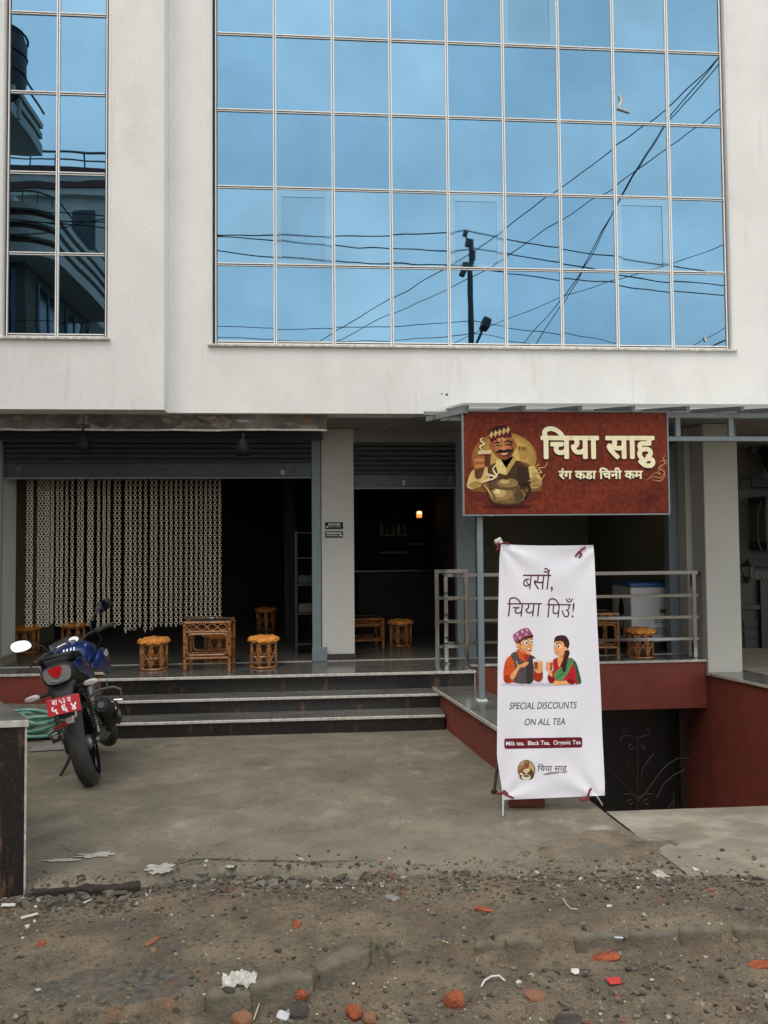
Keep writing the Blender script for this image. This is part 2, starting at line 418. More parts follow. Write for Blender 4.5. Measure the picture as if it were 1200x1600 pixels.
# edge of the concrete yard towards the street (x, y of the broken lip)
LIP=[(-8,3.75),(-1.6,3.80),(-1.43,3.80),(-1.05,3.80),(-.90,3.86),(-.70,3.97),(-.45,3.93),(-.1,3.86),(.25,3.84),(.55,3.74),(.9,3.68),(1.2,3.66),(1.45,3.62),(1.66,3.60),(2.05,3.50),(2.6,3.46),(8,3.4)]
def lip(x):
    for (a,b),(c,d) in zip(LIP,LIP[1:]):
        if a<=x<=c: return b+(d-b)*(x-a)/(c-a)
    return 3.5
def drop(x):                                   # how far the dirt lies below the slab along the lip
    return .115 if x<-.8 else max(.012,.115-.10*(x+.8)/1.9)
def kerb_y(x):
    pts=[(-8,2.78),(-.75,2.80),(-.40,2.86),(-.08,2.92),(.15,3.08),(.4,3.10),(.85,3.05),(1.9,3.02),(8,3.0)]
    for (a,b),(c,d) in zip(pts,pts[1:]):
        if a<=x<=c: return b+(d-b)*(x-a)/(c-a)
    return 3
def dirt_z(x,y):
    base=SL*(Y0-max(y,2.2)) 
    off=drop(x)*min(1,.55+.45*max(0,(lip(x)-y)))
    k=kerb_y(x)
    t=min(1,max(0,(k-y+.01)/.05)); kd=.070+.02*fbm(x,0,1.3,2,4)
    z=base-off*.8-kd*t*t*(3-2*t)*(1 if x>-.8 else max(0,1-( -.8-x)*1.5))
    z-= max(0,2.6-y)*.05 if y>0 else .13
    z+= .030*fbm(x,y,1.2,3,2.2)+.016*fbm(x,y,5,4,7.7)+.007*fbm(x,y,22,3,1.3)
    return z
def sheet(x0,x1,y0,y1,nx,ny,fz,keep=None):
    mb=MB(); V=[];F=[]
    for j in range(ny+1):
        for i in range(nx+1):
            x=x0+(x1-x0)*i/nx; y=y0+(y1-y0)*j/ny; V.append((x,y,fz(x,y)))
    for j in range(ny):
        for i in range(nx):
            a=j*(nx+1)+i
            F.append((a,a+1,a+nx+2,a+nx+1))
    return mb.add(V,F)
# the dirt road: fine in front of the camera, coarse elsewhere
r1=sheet(-2.3,3.1,2.1,4.3,330,140,dirt_z).build('dirt_road',M['dirt'],smooth='all',fix=False)
tag(r1,kind='structure')
def far_z(x,y): return dirt_z(x,y)-(.02 if (-2.3<x<3.1 and 2.1<y<4.3) else 0)
r2=sheet(-30,30,-9,2.12,120,30,dirt_z).build('dirt_road',M['dirt'],smooth='all',fix=False); tag(r2,kind='structure')
r3=sheet(-30,-2.28,2.1,4.3,70,12,dirt_z).build('dirt_road',M['dirt'],smooth='all',fix=False); tag(r3,kind='structure')
r4=sheet(3.08,30,2.1,4.3,70,12,dirt_z).build('dirt_road',M['dirt'],smooth='all',fix=False); tag(r4,kind='structure')

# the concrete yard: broken front lip with a real edge
def yard(x0,x1,yb,nx,ny,name,mt,rough=1.0,gap=0):
    mb=MB(); V=[];F=[]
    for i in range(nx+1):
        x=x0+(x1-x0)*i/nx
        l=lip(x)+.065*fbm(x,1,5,5,3.3)*rough+.03*fbm(x,4,24,3,5)*rough
        t0=.5+.5*fbm(x,2,9,3,8.8)
        # skirt, chipped edge, top
        col=[(l-.02-.03*t0,gz(l)-.16),(l-.006,gz(l)-.045-.02*t0),(l+.012+.02*t0,gz(l)-.004)]
        for j in range(ny+1):
            f=(j/ny)**1.6; y=l+.05+f*(yb-l-.05); col.append((y,SL*max(0,Y0-y)+.0035*fbm(x,y,2.3,3,6)+.0015*fbm(x,y,13,2,1)))
        for y,z in col: V.append((x,y,z))
    k=ny+4
    for i in range(nx):
        for j in range(k-1):
            a=i*k+j; F.append((a,a+k,a+k+1,a+1))
    mb.add(V,F)
    return tag(mb.build(name,mt,smooth='all',fix=False),kind='structure')
yard(-8,1.712,7.72,420,70,'concrete_yard',M['concrete'])
# hairline cracks near the broken front of the yard
for k,pts in enumerate((((292,1372),(330,1368),(372,1364),(430,1366),(470,1371),(560,1373)),((292,1372),(282,1382),(268,1390),(240,1396)),((540,1362),(548,1374),(570,1380),(600,1385)),((95,1318),(103,1328),(112,1332)))):
    P=[gr(x,y)+Vector((random.uniform(-.01,.01),random.uniform(-.012,.012),0)) for x,y in pts]; Q=[]
    for a,b in zip(P,P[1:]):
        for i in range(5): q=a.lerp(b,i/5); Q.append(q+Vector((.012*fbm(q.x,q.y,14,2,k),.014*fbm(q.x,q.y,14,2,k+4),0)))
    Q=[Vector((q.x,max(q.y,lip(q.x)+.10+.03*fbm(q.x,0,6,2,k)),0)) for q in Q]; V=[];w_=(.007,.005,.003,.004)[k]
    for i,q in enumerate(Q):
        h=w_*(.4+.6*abs(fbm(q.x,q.y,25,2,k+8))*2); V+=[(q.x,q.y-h,SL*(Y0-q.y)+.0075),(q.x,q.y+h,SL*(Y0-q.y)+.0075)]
    mbk=MB(); mbk.add(V,[(2*i,2*i+2,2*i+3,2*i+1) for i in range(len(Q)-1)]); tag(mbk.build('concrete_crack',flat('crack_dark',(.03,.026,.02)),fix=False),kind='structure')
# the pavement beside it meets the yard along a crack
mb=MB(); V=[];F=[]; n1,n2=120,40
for i in range(n1+1):
    for j in range(n2+1):
        x=1.722+(8-1.722)*i/n1; l=lip(x)+.06*fbm(x,1,5,4,13.3); y=l+(4.655-l)*j/n2
        V.append((x,y,SL*(Y0-y)+.004+.006*fbm(x,y,2,3,1.6)-(.05 if j==0 else 0)))
k=n2+1
for i in range(n1):
    for j in range(n2): F.append((i*k+j,(i+1)*k+j,(i+1)*k+j+1,i*k+j+1))
mb.add(V,F); mb.add([(1.722,4.655,gz(4.655)+.003),(4.75,4.655,gz(4.655)+.003),(4.75,4.655,-.6),(1.722,4.655,-.6)],[(0,1,2,3)])
tag(mb.build('pavement',M['pave'],smooth='all',fix=False),kind='structure')
# raised rough ledge at the left of the stair
tag(sheet(-8,-2.43,7.70,8.66,80,16,lambda x,y:.02+min(1,(y-7.70)*5)*.15+.03*fbm(x,y,3,4,2)).build('rough_ledge',M['rubble'],smooth='all',fix=False),kind='structure')
# ramp down to the basement
mb=MB(); mb.add([(1.6,4.66,.0),(4.8,4.66,.0),(4.8,8.3,-2.1),(1.6,8.3,-2.1),(4.8,9.4,-2.1),(1.6,9.4,-2.1)],[(0,1,2,3),(3,2,4,5)])
tag(mb.build('basement_ramp',M['concrete'],fix=False),kind='structure')

# ================================================================== MAIN BUILDING
ZP=.495; ZS=3.28
bld=thing('commercial_building','pale plastered commercial building with blue mirror glass and open ground-floor tea shop','building',(0,8,0))
WX0,WX1,PW=-1.166,4.465,(4.465+1.166)/9
LX0,LX1=-3.228,-2.25
ZR=[4.045+.839*i for i in range(8)]; ZT=ZR[-1]
mb=MB().cells([-1.655,WX0-.035,WX1+.035,9.0],[ZS,ZR[0]-.035,ZT+.035,11.4],[(WX0-.035,WX1+.035,ZR[0]-.035,ZT+.035)],8.0,8.28)
mb.build('facade_wall',M['plaster'],bld)
mb=MB().cells([-7.0,LX0-.03,LX1+.03,-1.656],[ZS-.002,ZR[0]-.035,ZT+.035,11.4],[(LX0-.03,LX1+.03,ZR[0]-.035,ZT+.035)],7.80,8.10)
mb.build('projecting_bay_wall',M['plaster'],bld)
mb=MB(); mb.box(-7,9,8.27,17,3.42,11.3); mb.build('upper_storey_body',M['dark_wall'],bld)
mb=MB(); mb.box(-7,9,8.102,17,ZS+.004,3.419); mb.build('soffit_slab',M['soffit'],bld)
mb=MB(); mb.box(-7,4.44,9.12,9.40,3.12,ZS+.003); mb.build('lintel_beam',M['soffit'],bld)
# sills
for (a,b,y) in ((WX0-.075,WX1+.075,8.0),(LX0-.06,LX1+.06,7.80)):
    mb=MB(); mb.bbox(a,b,y-.035,y+.03,ZR[0]-.062,ZR[0]-.036,.004); mb.build('window_sill',M['sill'],bld)
    for x in (a+.012,b-.012):                       # thin plaster bead beside the frame
        mb=MB(); mb.box(x-.010,x+.010,y-.006,y+.02,ZR[0]-.034,ZT+.03); mb.build('plaster_bead',M['plaster'],bld)
# glazing: window > panes and frame members
def glazing(x0,pw,ncol,yg,bld,opens,pales):
    win=MB(); win.box(x0-.03,x0+pw*ncol+.03,yg+.03,yg+.05,ZR[0]-.03,ZT+.03)
    win=win.build('window',M['gasket'],bld)
    random.seed(ncol*5)
    for c in range(ncol):
        for r in range(7):
            mbp=MB(); a,b=x0+c*pw+.016,x0+(c+1)*pw-.016; z0,z1=ZR[r]+.018,ZR[r+1]-.018
            # each pane sits a hair out of true
            t=[random.uniform(-.0007,.0007) for _ in range(3)]
            V=[(x,yg+t[0]*(1 if x==a else -1)+t[1]*(1 if z==z0 else -1),z) for x,z in ((a,z0),(b,z0),(b,z1),(a,z1))]
            V2=[(x,y+.008,z) for x,y,z in V]
            mbp.add(V+V2,[(0,1,2,3),(7,6,5,4),(0,4,5,1),(1,5,6,2),(2,6,7,3),(3,7,4,0)])
            g=M['glass_dusty'] if (c,r) in opens else M['glass2'] if (c,r) in pales else random.choice([M['glass'],M['glass'],M['glass3']])
            p=mbp.build('pane',g,win)
            if (c,r) in opens:
                rim=MB(); y=yg-.0035
                rim.box(a,b,y-.002,y,z1-.075,z1); rim.box(a,b,y-.002,y,z0,z0+.03)
                rim.box(a,a+.055,y-.002,y,z0+.03,z1-.075); rim.box(b-.075,b,y-.002,y,z0+.03,z1-.075)
                rim.build('opening_sash',M['glass_rim'],win)
    for c in range(ncol+1):
        x=x0+c*pw
        mbm=MB()
        for s in ((0,) if c in(0,ncol) else (-1,1)):
            mbm.box(x+s*.0110-.0048,x+s*.0110+.0048,yg-.016,yg+.012,ZR[0]-.03,ZT+.03)
        mbm.cur=1; mbm.box(x-.0060,x+.0060,yg-.004,yg+.012,ZR[0]-.028,ZT+.028)
        mbm.build('mullion',[M['alu'],M['joint']],win)
    for r in range(8):
        mbm=MB()
        for c in range(ncol):
            a,b=x0+c*pw+.0168,x0+(c+1)*pw-.0168
            mbm.cur=0; mbm.box(a,b,yg-.015,yg+.012,ZR[r]+.005,ZR[r]+.014)
            mbm.cur=0; mbm.box(a,b,yg-.013,yg+.012,ZR[r]-.015,ZR[r]-.009)
            mbm.cur=1; mbm.box(a,b,yg-.006,yg+.011,ZR[r]-.0085,ZR[r]+.0045)
        mbm.build('transom',[M['alu'],M['gasket']],win)
    return win
glazing(WX0,PW,9,8.055,bld,{(1,1),(4,1),(7,1),(5,4)},{(2,0),(1,4),(0,1),(2,1),(7,4),(3,3)})
glazing(LX0,(LX1-LX0)/2,2,7.855,bld,set(),{(1,4)})

# pillars and frames of the shop front
def pillar(x0,x1,y0,y1,z0,z1,nm='pillar',mt='plaster_col'):
    mb=MB(); mb.bbox(x0,x1,y0,y1,z0,z1,.006); return mb.build(nm,M[mt],bld)
pillar(-.072,.32,9.10,9.5,ZP+.075,ZS)
mb=MB(); mb.bbox(-.07,.335,9.085,9.52,ZP-.01,ZP+.075,.003); mb.build('pillar_skirting',M['granite_dark'],bld)
pillar(-4.35,-3.775,9.10,9.5,ZP-.01,ZS)
mb=MB(); mb.bbox(-4.36,-3.765,9.085,9.52,ZP-.01,ZP+.12,.003); mb.build('pillar_skirting',M['cream_wall'],bld)
pillar(4.45,4.87,8.62,9.15,.30,ZS)
pillar(4.37,4.445,8.92,9.35,ZP-.01,ZS,'return_wall')
def frame_post(x0,x1,y0,y1,z0,z1):
    mb=MB(); mb.bbox(x0,x1,y0,y1,z0,z1,.004); return mb.build('shutter_guide',M['frame_blue'],bld)
frame_post(-.185,-.078,9.075,9.2,ZP,3.16)
mb=MB(); mb.bbox(-.19,-.01,9.05,9.072,ZP+.0,ZP+.17,.006); mb.build('guide_shoe',M['frame_blue'],bld)
frame_post(-3.79,-3.765,9.06,9.095,ZP,3.12)
frame_post(1.57,1.80,9.12,9.28,ZP,3.12)
frame_post(4.24,4.365,9.12,9.25,ZP,3.1)
# rolling shutters, each slat a piece
def shutter(x0,x1,zb,nsl,hs,bar,y):
    sh=MB(); sh.bbox(x0,x1,y-.012,y+.012,zb+.002,zb+bar,.003); sh=sh.build('rolling_shutter',M['shutter'],bld)
    lipb=MB(); lipb.bbox(x0,x1,y-.03,y+.02,zb-.02,zb,.003); lipb.build('bottom_rail',M['frame_blue'],sh)
    prof=[(-.004,0),(-.016,.25),(-.022,.5),(-.016,.75),(-.004,.93),(.006,.97)]
    for k in range(nsl):
        z=zb+bar+.004+k*hs; mbs=MB(); V=[];n=len(prof)
        for x in (x0,x1):
            for a,b in prof: V.append((x,y+a,z+b*hs))
        mbs.add(V,[(i,i+1,n+i+1,n+i) for i in range(n-1)]+[(n-1,0,n,2*n-1)])
        mbs.build('slat',M['shutter'],sh,smooth=True)
    # lock, handles and guide tabs
    w=x1-x0
    for f in ((.115,.5) if w>2 else ()):
        h=MB(); xx=x0+w*f
        h.tube([(xx-.07,y-.014,zb+.10),(xx-.07,y-.035,zb+.10),(xx+.07,y-.035,zb+.10),(xx+.07,y-.014,zb+.10)],.008,6); h.build('pull_handle',M['gasket'],sh)
    xx=x0+w*(.89 if w>2 else .45)
    h=MB(); h.tube([(xx-.10,y-.02,zb+.115),(xx+.07,y-.02,zb+.115)],.012,8); h.bbox(xx+.02,xx+.075,y-.035,y-.012,zb+.015,zb+.09,.006); h.build('lock',M['grey_metal'],sh,smooth=True)
    for f in (.045,.95):
        h=MB(); xx=x0+w*f; h.bbox(xx-.035,xx+.035,y-.02,y-.012,zb+.04,zb+.13,.002); h.tube([(xx-.05,y-.024,zb+.06),(xx+.03,y-.024,zb+.06)],.008,6); h.build('side_bolt',M['gasket'],sh)
    return sh
shutter(-3.765,-.185,2.70,7,.062,.165,9.13)
shutter(.322,1.568,2.57,8,.060,.15,9.16)
mb=MB(); mb.bbox(-3.9,-.05,9.02,9.11,3.13,3.22,.01); mb.build('shutter_hood',M['shutter'],bld)
# crumpled protective film along the soffit edge
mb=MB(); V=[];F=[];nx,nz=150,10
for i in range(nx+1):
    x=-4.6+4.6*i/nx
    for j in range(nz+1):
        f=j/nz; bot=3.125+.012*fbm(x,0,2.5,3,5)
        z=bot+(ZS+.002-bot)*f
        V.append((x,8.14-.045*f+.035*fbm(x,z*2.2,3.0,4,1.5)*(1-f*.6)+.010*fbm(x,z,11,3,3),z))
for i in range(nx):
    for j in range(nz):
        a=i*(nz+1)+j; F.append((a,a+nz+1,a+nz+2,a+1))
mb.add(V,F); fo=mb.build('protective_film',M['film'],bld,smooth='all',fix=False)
mb=MB(); mb.tube([(-4.6+4.6*i/60,8.125+.01*fbm(i*.3,1,1,2),3.118+.010*fbm(-4.6+4.6*i/60,0,2.5,3,5)) for i in range(61)],.011,6); mb.build('film_hem',M['sill'],bld,smooth=True)

# interior
mb=MB()
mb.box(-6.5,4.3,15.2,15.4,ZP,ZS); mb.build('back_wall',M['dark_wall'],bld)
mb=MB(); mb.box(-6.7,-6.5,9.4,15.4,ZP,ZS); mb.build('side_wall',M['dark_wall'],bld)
mb=MB(); mb.box(-4.2,-4.05,9.42,11.6,ZP,3.27); mb.build('side_wall',M['cream_wall'],bld)
mb=MB(); mb.box(-.05,.1,9.5,10.6,ZP,3.27); mb.build('partition_wall',M['cream_wall'],bld)
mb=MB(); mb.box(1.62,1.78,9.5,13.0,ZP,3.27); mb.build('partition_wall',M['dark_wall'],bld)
mb=MB(); mb.box(1.8,4.44,12.6,12.75,ZP,3.27); mb.build('back_wall',M['cream_wall'],bld)
mb=MB(); mb.box(4.45,4.6,9.36,15.0,ZP,3.27); mb.build('side_wall',M['cream_wall'],bld)
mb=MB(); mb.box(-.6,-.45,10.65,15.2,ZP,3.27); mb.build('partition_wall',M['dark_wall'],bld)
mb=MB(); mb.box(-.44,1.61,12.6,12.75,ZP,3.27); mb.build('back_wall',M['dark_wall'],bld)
# floors and threshold
mb=MB(); mb.box(-7,4.44,9.11,17,.2,ZP+.004); mb.build('interior_floor',M['tile_floor'],bld)
mb=MB()
mb.box(-2.42,1.615,8.24,8.66,ZP-.032,ZP); mb.box(-7,4.44,8.66,9.108,ZP-.032,ZP-.0005)
mb.build('platform_floor',M['granite_top'],bld)
mb=MB(); mb.box(-7,4.44,9.07,9.10,ZP,ZP+.006); mb.build('threshold_strip',M['granite_edge'],bld)
# edge strips of the rear and left floor, red fascia under them
mb=MB(); mb.bbox(1.62,4.45,8.642,8.658,ZP-.03,ZP-.002,.002); mb.build('floor_edge',M['granite_edge'],bld)
mb=MB(); mb.box(1.617,4.449,8.664,8.95,-.075,ZP-.034); mb.build('red_fascia',M['red_paint'],bld)
mb=MB(); mb.box(1.45,1.612,8.30,8.66,-.3,ZP-.034); mb.build('red_fascia',M['red_paint'],bld)
mb=MB(); mb.bbox(-7,-2.425,8.642,8.658,ZP-.03,ZP-.002,.002); mb.build('floor_edge',M['granite_edge'],bld)
mb=MB(); mb.box(-7,-2.425,8.664,8.95,.0,ZP-.034); mb.build('red_fascia',M['red_paint'],bld)
# the stair: treads in slabs with pale cut noses, dark granite risers
st=MB(); st.box(-2.40,1.17,8.0,8.9,-.1,.27); st.box(-2.40,1.17,7.70,8.0,-.1,.12); st=st.build('stair',M['concrete'],bld)
TR=[(.161,7.645,7.98,-2.42,1.178),(.311,7.96,8.29,-2.42,1.195)]
for z,ya,yb,xa,xb in TR:
    cuts=[xa,-.62+.3*z,xb]
    for a,b in zip(cuts,cuts[1:]):
        mb=MB(); mb.bbox(a+.001,b-.001,ya+.012,yb,z-.028,z,.002); mb.build('tread',M['granite_top'],st)
        mb=MB(); mb.bbox(a+.001,b-.001,ya,ya+.011,z-.029,z-.001,.004); mb.build('nosing',M['granite_edge'],st)
for a,b in ((-2.42,-.5),(-.5,1.617)):
    mb=MB(); mb.bbox(a+.001,b-.001,8.226,8.239,ZP-.031,ZP-.001,.004); mb.build('nosing',M['granite_edge'],st)
for z0,z1,y in ((-.06,.132,7.668),(.161,.282,7.982),(.311,ZP-.033,8.262)):
    cuts=[-2.40,-1.1,.12,1.175 if z0<.3 else 1.60]
    for a,b in zip(cuts,cuts[1:]):
        mb=MB(); mb.box(a+.0008,b-.0008,y,y+.02,z0+.001,z1); mb.build('riser',M['granite_dark'],st)
mb=MB(); mb.box(1.602,1.612,8.262,8.30,.30,ZP-.033); mb.build('riser_end',M['granite_edge'],st)

mb=MB(); mb.box(4.446,4.62,8.605,9.6,-2.15,.29); mb.build('basement_wall',M['red_paint'],bld)
mb=MB(); mb.box(1.3,1.62,8.31,9.6,-2.15,-.31); mb.build('basement_wall',M['red_paint'],bld)
# peeled sticker and marks on the glass, drill holes in the plaster
mb=MB(); mb.tube([at(x,y,Y=8.045) for x,y in ((968,148),(971,158),(966,170),(974,172),(984,176))],[.012,.022,.016,.012,.006],6); mb.build('peeled_sticker',M['sill'],bld,smooth=True)
mb=MB(); mb.tube([at(x,y,Y=8.045) for x,y in ((1101,526),(1102,530),(1103,534))],[.012,.014,.006],6); mb.build('peeled_sticker',M['sill'],bld,smooth=True)
for x,y,r_ in ((690.5,615.5,.008),(698,616.5,.014)):
    p=at(x,y,Y=8.0); mb=MB(); mb.lathe([(r_*1.2,-.002),(r_,.0),(0,.001)],10,(p.x,7.999,p.z),Matrix.Rotation(R(90),4,'X')); mb.build('drill_hole',M['gasket'],bld)
# ------------------------------------------------ red ramp walls with granite caps
def capz(y): return .335+.0677*(8.12-y)
def rampwall(name,label,L,Rr,side):
    # L, Rr: (x at back, x at front) of the two faces; y from ya to yb
    ya,yb=(8.255,5.1) if side<0 else (8.60,4.4)
    root=thing(name,label,'wall',((L[0]+Rr[0])/2,(ya+yb)/2,0))
    f=(lambda y:capz(y)) if side<0 else (lambda y:.345+.052*(8.65-y))
    def quadbox(l,r,z0f,z1f,ya=ya,yb=yb):
        P=[(l[0],ya),(r[0],ya),(r[1],yb),(l[1],yb)]
        V=[(x,y,z0f(y)) for x,y in P]+[(x,y,z1f(y)) for x,y in P]
        return MB().add(V,[(0,3,2,1),(4,5,6,7),(0,1,5,4),(1,2,6,5),(2,3,7,6),(3,0,4,7)])
    if side<0:
        quadbox(L,Rr,lambda y:-2.2,lambda y:f(y)-.03).build('wall_body',M['red_paint'],root)
        quadbox((L[0]-.02,L[1]-.02),(Rr[0]+.02,Rr[1]+.02),lambda y:f(y)-.0295,lambda y:f(y)).build('cap_slab',M['granite_top'],root)
        quadbox((L[0]-.033,L[1]-.033),(L[0]-.0205,L[1]-.0205),lambda y:f(y)-.0295,lambda y:f(y)-.0015).build('cap_edge',M['granite_edge'],root)
    else:
        quadbox(L,Rr,lambda y:-2.2,lambda y:f(y)-.03).build('wall_body',M['red_paint'],root)
        quadbox((L[0]-.012,L[1]-.012),(Rr[0],Rr[1]),lambda y:f(y)-.0295,lambda y:f(y)).build('cap_slab',M['granite_top'],root)
        quadbox((L[0]-.024,L[1]-.024),(L[0]-.0125,L[1]-.0125),lambda y:f(y)-.0295,lambda y:f(y)-.0015).build('cap_edge',M['granite_edge'],root)
rampwall('ramp_wall','low oxide red wall with grey granite cap between stair and basement ramp',(1.165,1.345),(1.60,1.755),-1)
rampwall('ramp_wall','red side wall of the basement ramp below the right column',(4.445,4.76),(4.95,5.26),1)
mb=MB(); mb.add([(4.96,8.6,.345),(5.27,4.4,.56),(9,4.4,.56),(9,12,.30),(4.7,12,.30),(4.9,9.2,.33)],[(0,1,2,3,4,5)])
tag(mb.build('side_passage',M['pave'],fix=False),kind='structure')

# basement doorway behind the ramp
bg_=thing('basement_gate','dark scrolled iron gate in the basement doorway below the red fascia','gate',(3.0,8.98,-2.1))
mb=MB(); mb.box(1.65,4.43,9.25,9.35,-2.1,-.09); mb.build('door_panel',M['gatemetal'],bg_)
mb=MB(); mb.sqbar((1.75,9.0,-2.1),(1.75,9.0,-.1),.06); mb.sqbar((4.28,9.0,-2.1),(4.28,9.0,-.1),.06); mb.sqbar((1.75,9.0,-.13),(4.28,9.0,-.13),.06); mb.sqbar((3.05,9.0,-2.1),(3.05,9.0,-.1),.05); mb.build('gate_frame',M['gatemetal'],bg_)
GI=mat('gate_scroll_iron',(.035,.033,.03),.6)
def scroll(pts): 
    m_=MB(); m_.tube([at(x,y,Y=8.97) for x,y in pts],.008,6); m_.build('scroll',GI,bg_,smooth=True)
def arc_px(c,r,a0,a1,n=10,sq=1): return [(c[0]+r*math.cos(R(a0+(a1-a0)*i/n)),c[1]+sq*r*math.sin(R(a0+(a1-a0)*i/n))) for i in range(n+1)]
def cp(x,y): return (930+x/4.444,1080+y/4.444)
for ln in ([(292,830),(296,600),(292,300)],[(300,765),(360,690),(430,590),(500,510),(570,468),(640,465),(670,490)],[(430,740),(470,650),(540,585),(620,545)],[(320,600),(330,540),(370,480),(410,430)],
           [(300,765),(250,690),(190,630),(120,560)],[(280,600),(250,545),(215,500)],[(290,330),(330,312),(380,300)],[(285,330),(240,305),(190,312),(170,345)],
           [(300,740),(350,712),(400,715)],[(290,740),(240,712),(190,718)],[(545,830),(545,700)],[(500,820),(545,760),(595,820)]):
    scroll([cp(*p) for p in ln])
for c,rr in (((250,387),18),((335,387),14),((245,770),17),((355,770),17),((205,275),14),((370,272),10)):
    scroll([cp(*p) for p in arc_px(c,rr,0,300)])
# ================================================================== SIGN, CANOPY, RAILING
def art_mesh(name, items, mapf, parent, lift0=.0, step=.0004, sub=None):
    """flat print: list of (material, [(x,y)..]) in drawing units -> one mesh with several materials"""
    mats=[];mb=MB()
    for k,(m,poly) in enumerate(items):
        if m not in mats: mats.append(m)
        mb.cur=mats.index(m)
        bm=bmesh.new(); vs=[bm.verts.new((p[0],p[1],0)) for p in poly]
        try: bm.faces.new(vs)
        except ValueError: bm.free(); continue
        bmesh.ops.triangulate(bm,faces=bm.faces[:])
        if sub:
            for _ in range(5):
                es=[e for e in bm.edges if e.calc_length()>sub]
                if not es: break
                bmesh.ops.subdivide_edges(bm,edges=es,cuts=1); bmesh.ops.triangulate(bm,faces=bm.faces[:])
        bm.verts.index_update()
        mb.add([mapf(v.co.x,v.co.y,lift0+k*step) for v in bm.verts],[[v.index for v in f.verts] for f in bm.faces]); bm.free()
    return mb.build(name,mats,parent,fix=False)
def text_mesh(body,bold=0,shear=0,spacing=1):
    c=bpy.data.curves.new('lettering','FONT'); c.body=body; c.size=1; c.offset=bold; c.shear=shear; c.space_character=spacing; c.resolution_u=5
    o=bpy.data.objects.new('lettering',c); COL.objects.link(o)
    me=bpy.data.meshes.new_from_object(o.evaluated_get(bpy.context.evaluated_depsgraph_get()))
    bpy.data.objects.remove(o); bpy.data.curves.remove(c)
    return me
def text(name,body,box,mapf,m,parent,bold=0,shear=0,lift=.003,spacing=1,rot=0,sub=None,fat=0):
    me=text_mesh(body,bold,shear,spacing)
    xs=[v.co.x for v in me.vertices]; ys=[v.co.y for v in me.vertices]
    x0,x1,y0,y1=box; a,b,c,d=min(xs),max(xs),min(ys),max(ys)
    sx=(x1-x0)/(b-a); sy=(y1-y0)/(d-c)
    bm=bmesh.new(); bm.from_mesh(me)
    for v in bm.verts:
        px,py=x0+(v.co.x-a)*sx, y1-(v.co.y-c)*sy
        if rot: py+=rot*(px-(x0+x1)/2)
        v.co=(px,py,0)
    if sub:
        for _ in range(4):
            es=[e for e in bm.edges if e.calc_length()>sub]
            if not es: break
            bmesh.ops.subdivide_edges(bm,edges=es,cuts=1); bmesh.ops.triangulate(bm,faces=bm.faces[:])
    bm.verts.index_update(); raw=[(v.co.x,v.co.y) for v in bm.verts]
    mb=MB(); mb.add([mapf(v.co.x,v.co.y,lift) for v in bm.verts],[[v.index for v in f.verts] for f in bm.faces]); bm.free()
    if fat:                                     # heavier letters: the same outline printed with a pen width
        base_v,base_f=list(mb.v),list(mb.f)
        for k in range(10):
            a=2*math.pi*k/10; mb.add([mapf(x+fat*math.cos(a),y+fat*math.sin(a),lift-.00004*(k+1)) for x,y in raw],base_f)
    return mb.build(name,m,parent,fix=False)
def ell(cx,cy,rx,ry,a0=0,a1=360,n=28,rot=0):
    P=[]
    for i in range(n if a1-a0>=360 else n+1):
        a=R(a0+(a1-a0)*i/n); x,y=rx*math.cos(a),ry*math.sin(a)
        P.append((cx+x*math.cos(rot)-y*math.sin(rot),cy+x*math.sin(rot)+y*math.cos(rot)))
    return P
def smooth_poly(P,n=4):                     # closed Catmull-Rom through the points
    k=len(P);o=[]
    for i in range(k):
        p0,p1,p2,p3=[Vector((*P[(i+j-1)%k],0)) for j in range(4)]
        for s in range(n):
            t=s/n; q=.5*((2*p1)+(p2-p0)*t+(2*p0-5*p1+4*p2-p3)*t*t+(3*p1-p0-3*p2+p3)*t**3)
            o.append((q.x,q.y))
    return o
def ribbon(P,w):                            # tapered stroke
    k=len(P);a=[];b=[]
    for i,(x,y) in enumerate(P):
        x0,y0=P[max(0,i-1)];x1,y1=P[min(k-1,i+1)]; l=math.hypot(x1-x0,y1-y0) or 1
        f=w*(.35+.65*math.sin(math.pi*(i+.6)/(k+.2))); a.append((x-(y1-y0)/l*f/2,y+(x1-x0)/l*f/2)); b.append((x+(y1-y0)/l*f/2,y-(x1-x0)/l*f/2))
    return a+b[::-1]
def path(P,n=5):                            # open Catmull-Rom
    o=[]
    for i in range(len(P)-1):
        p0,p1,p2,p3=[Vector((*P[min(max(i+j-1,0),len(P)-1)],0)) for j in range(4)]
        for s in range(n):
            t=s/n; q=.5*((2*p1)+(p2-p0)*t+(2*p0-5*p1+4*p2-p3)*t*t+(3*p1-p0-3*p2+p3)*t**3); o.append((q.x,q.y))
    return o+[P[-1]]
C=lambda r,g,b:flat('ink_%d_%d_%d'%(r,g,b),tuple(((v/255)/12.92 if v<11 else ((v/255+.055)/1.055)**2.4) for v in (r,g,b)))

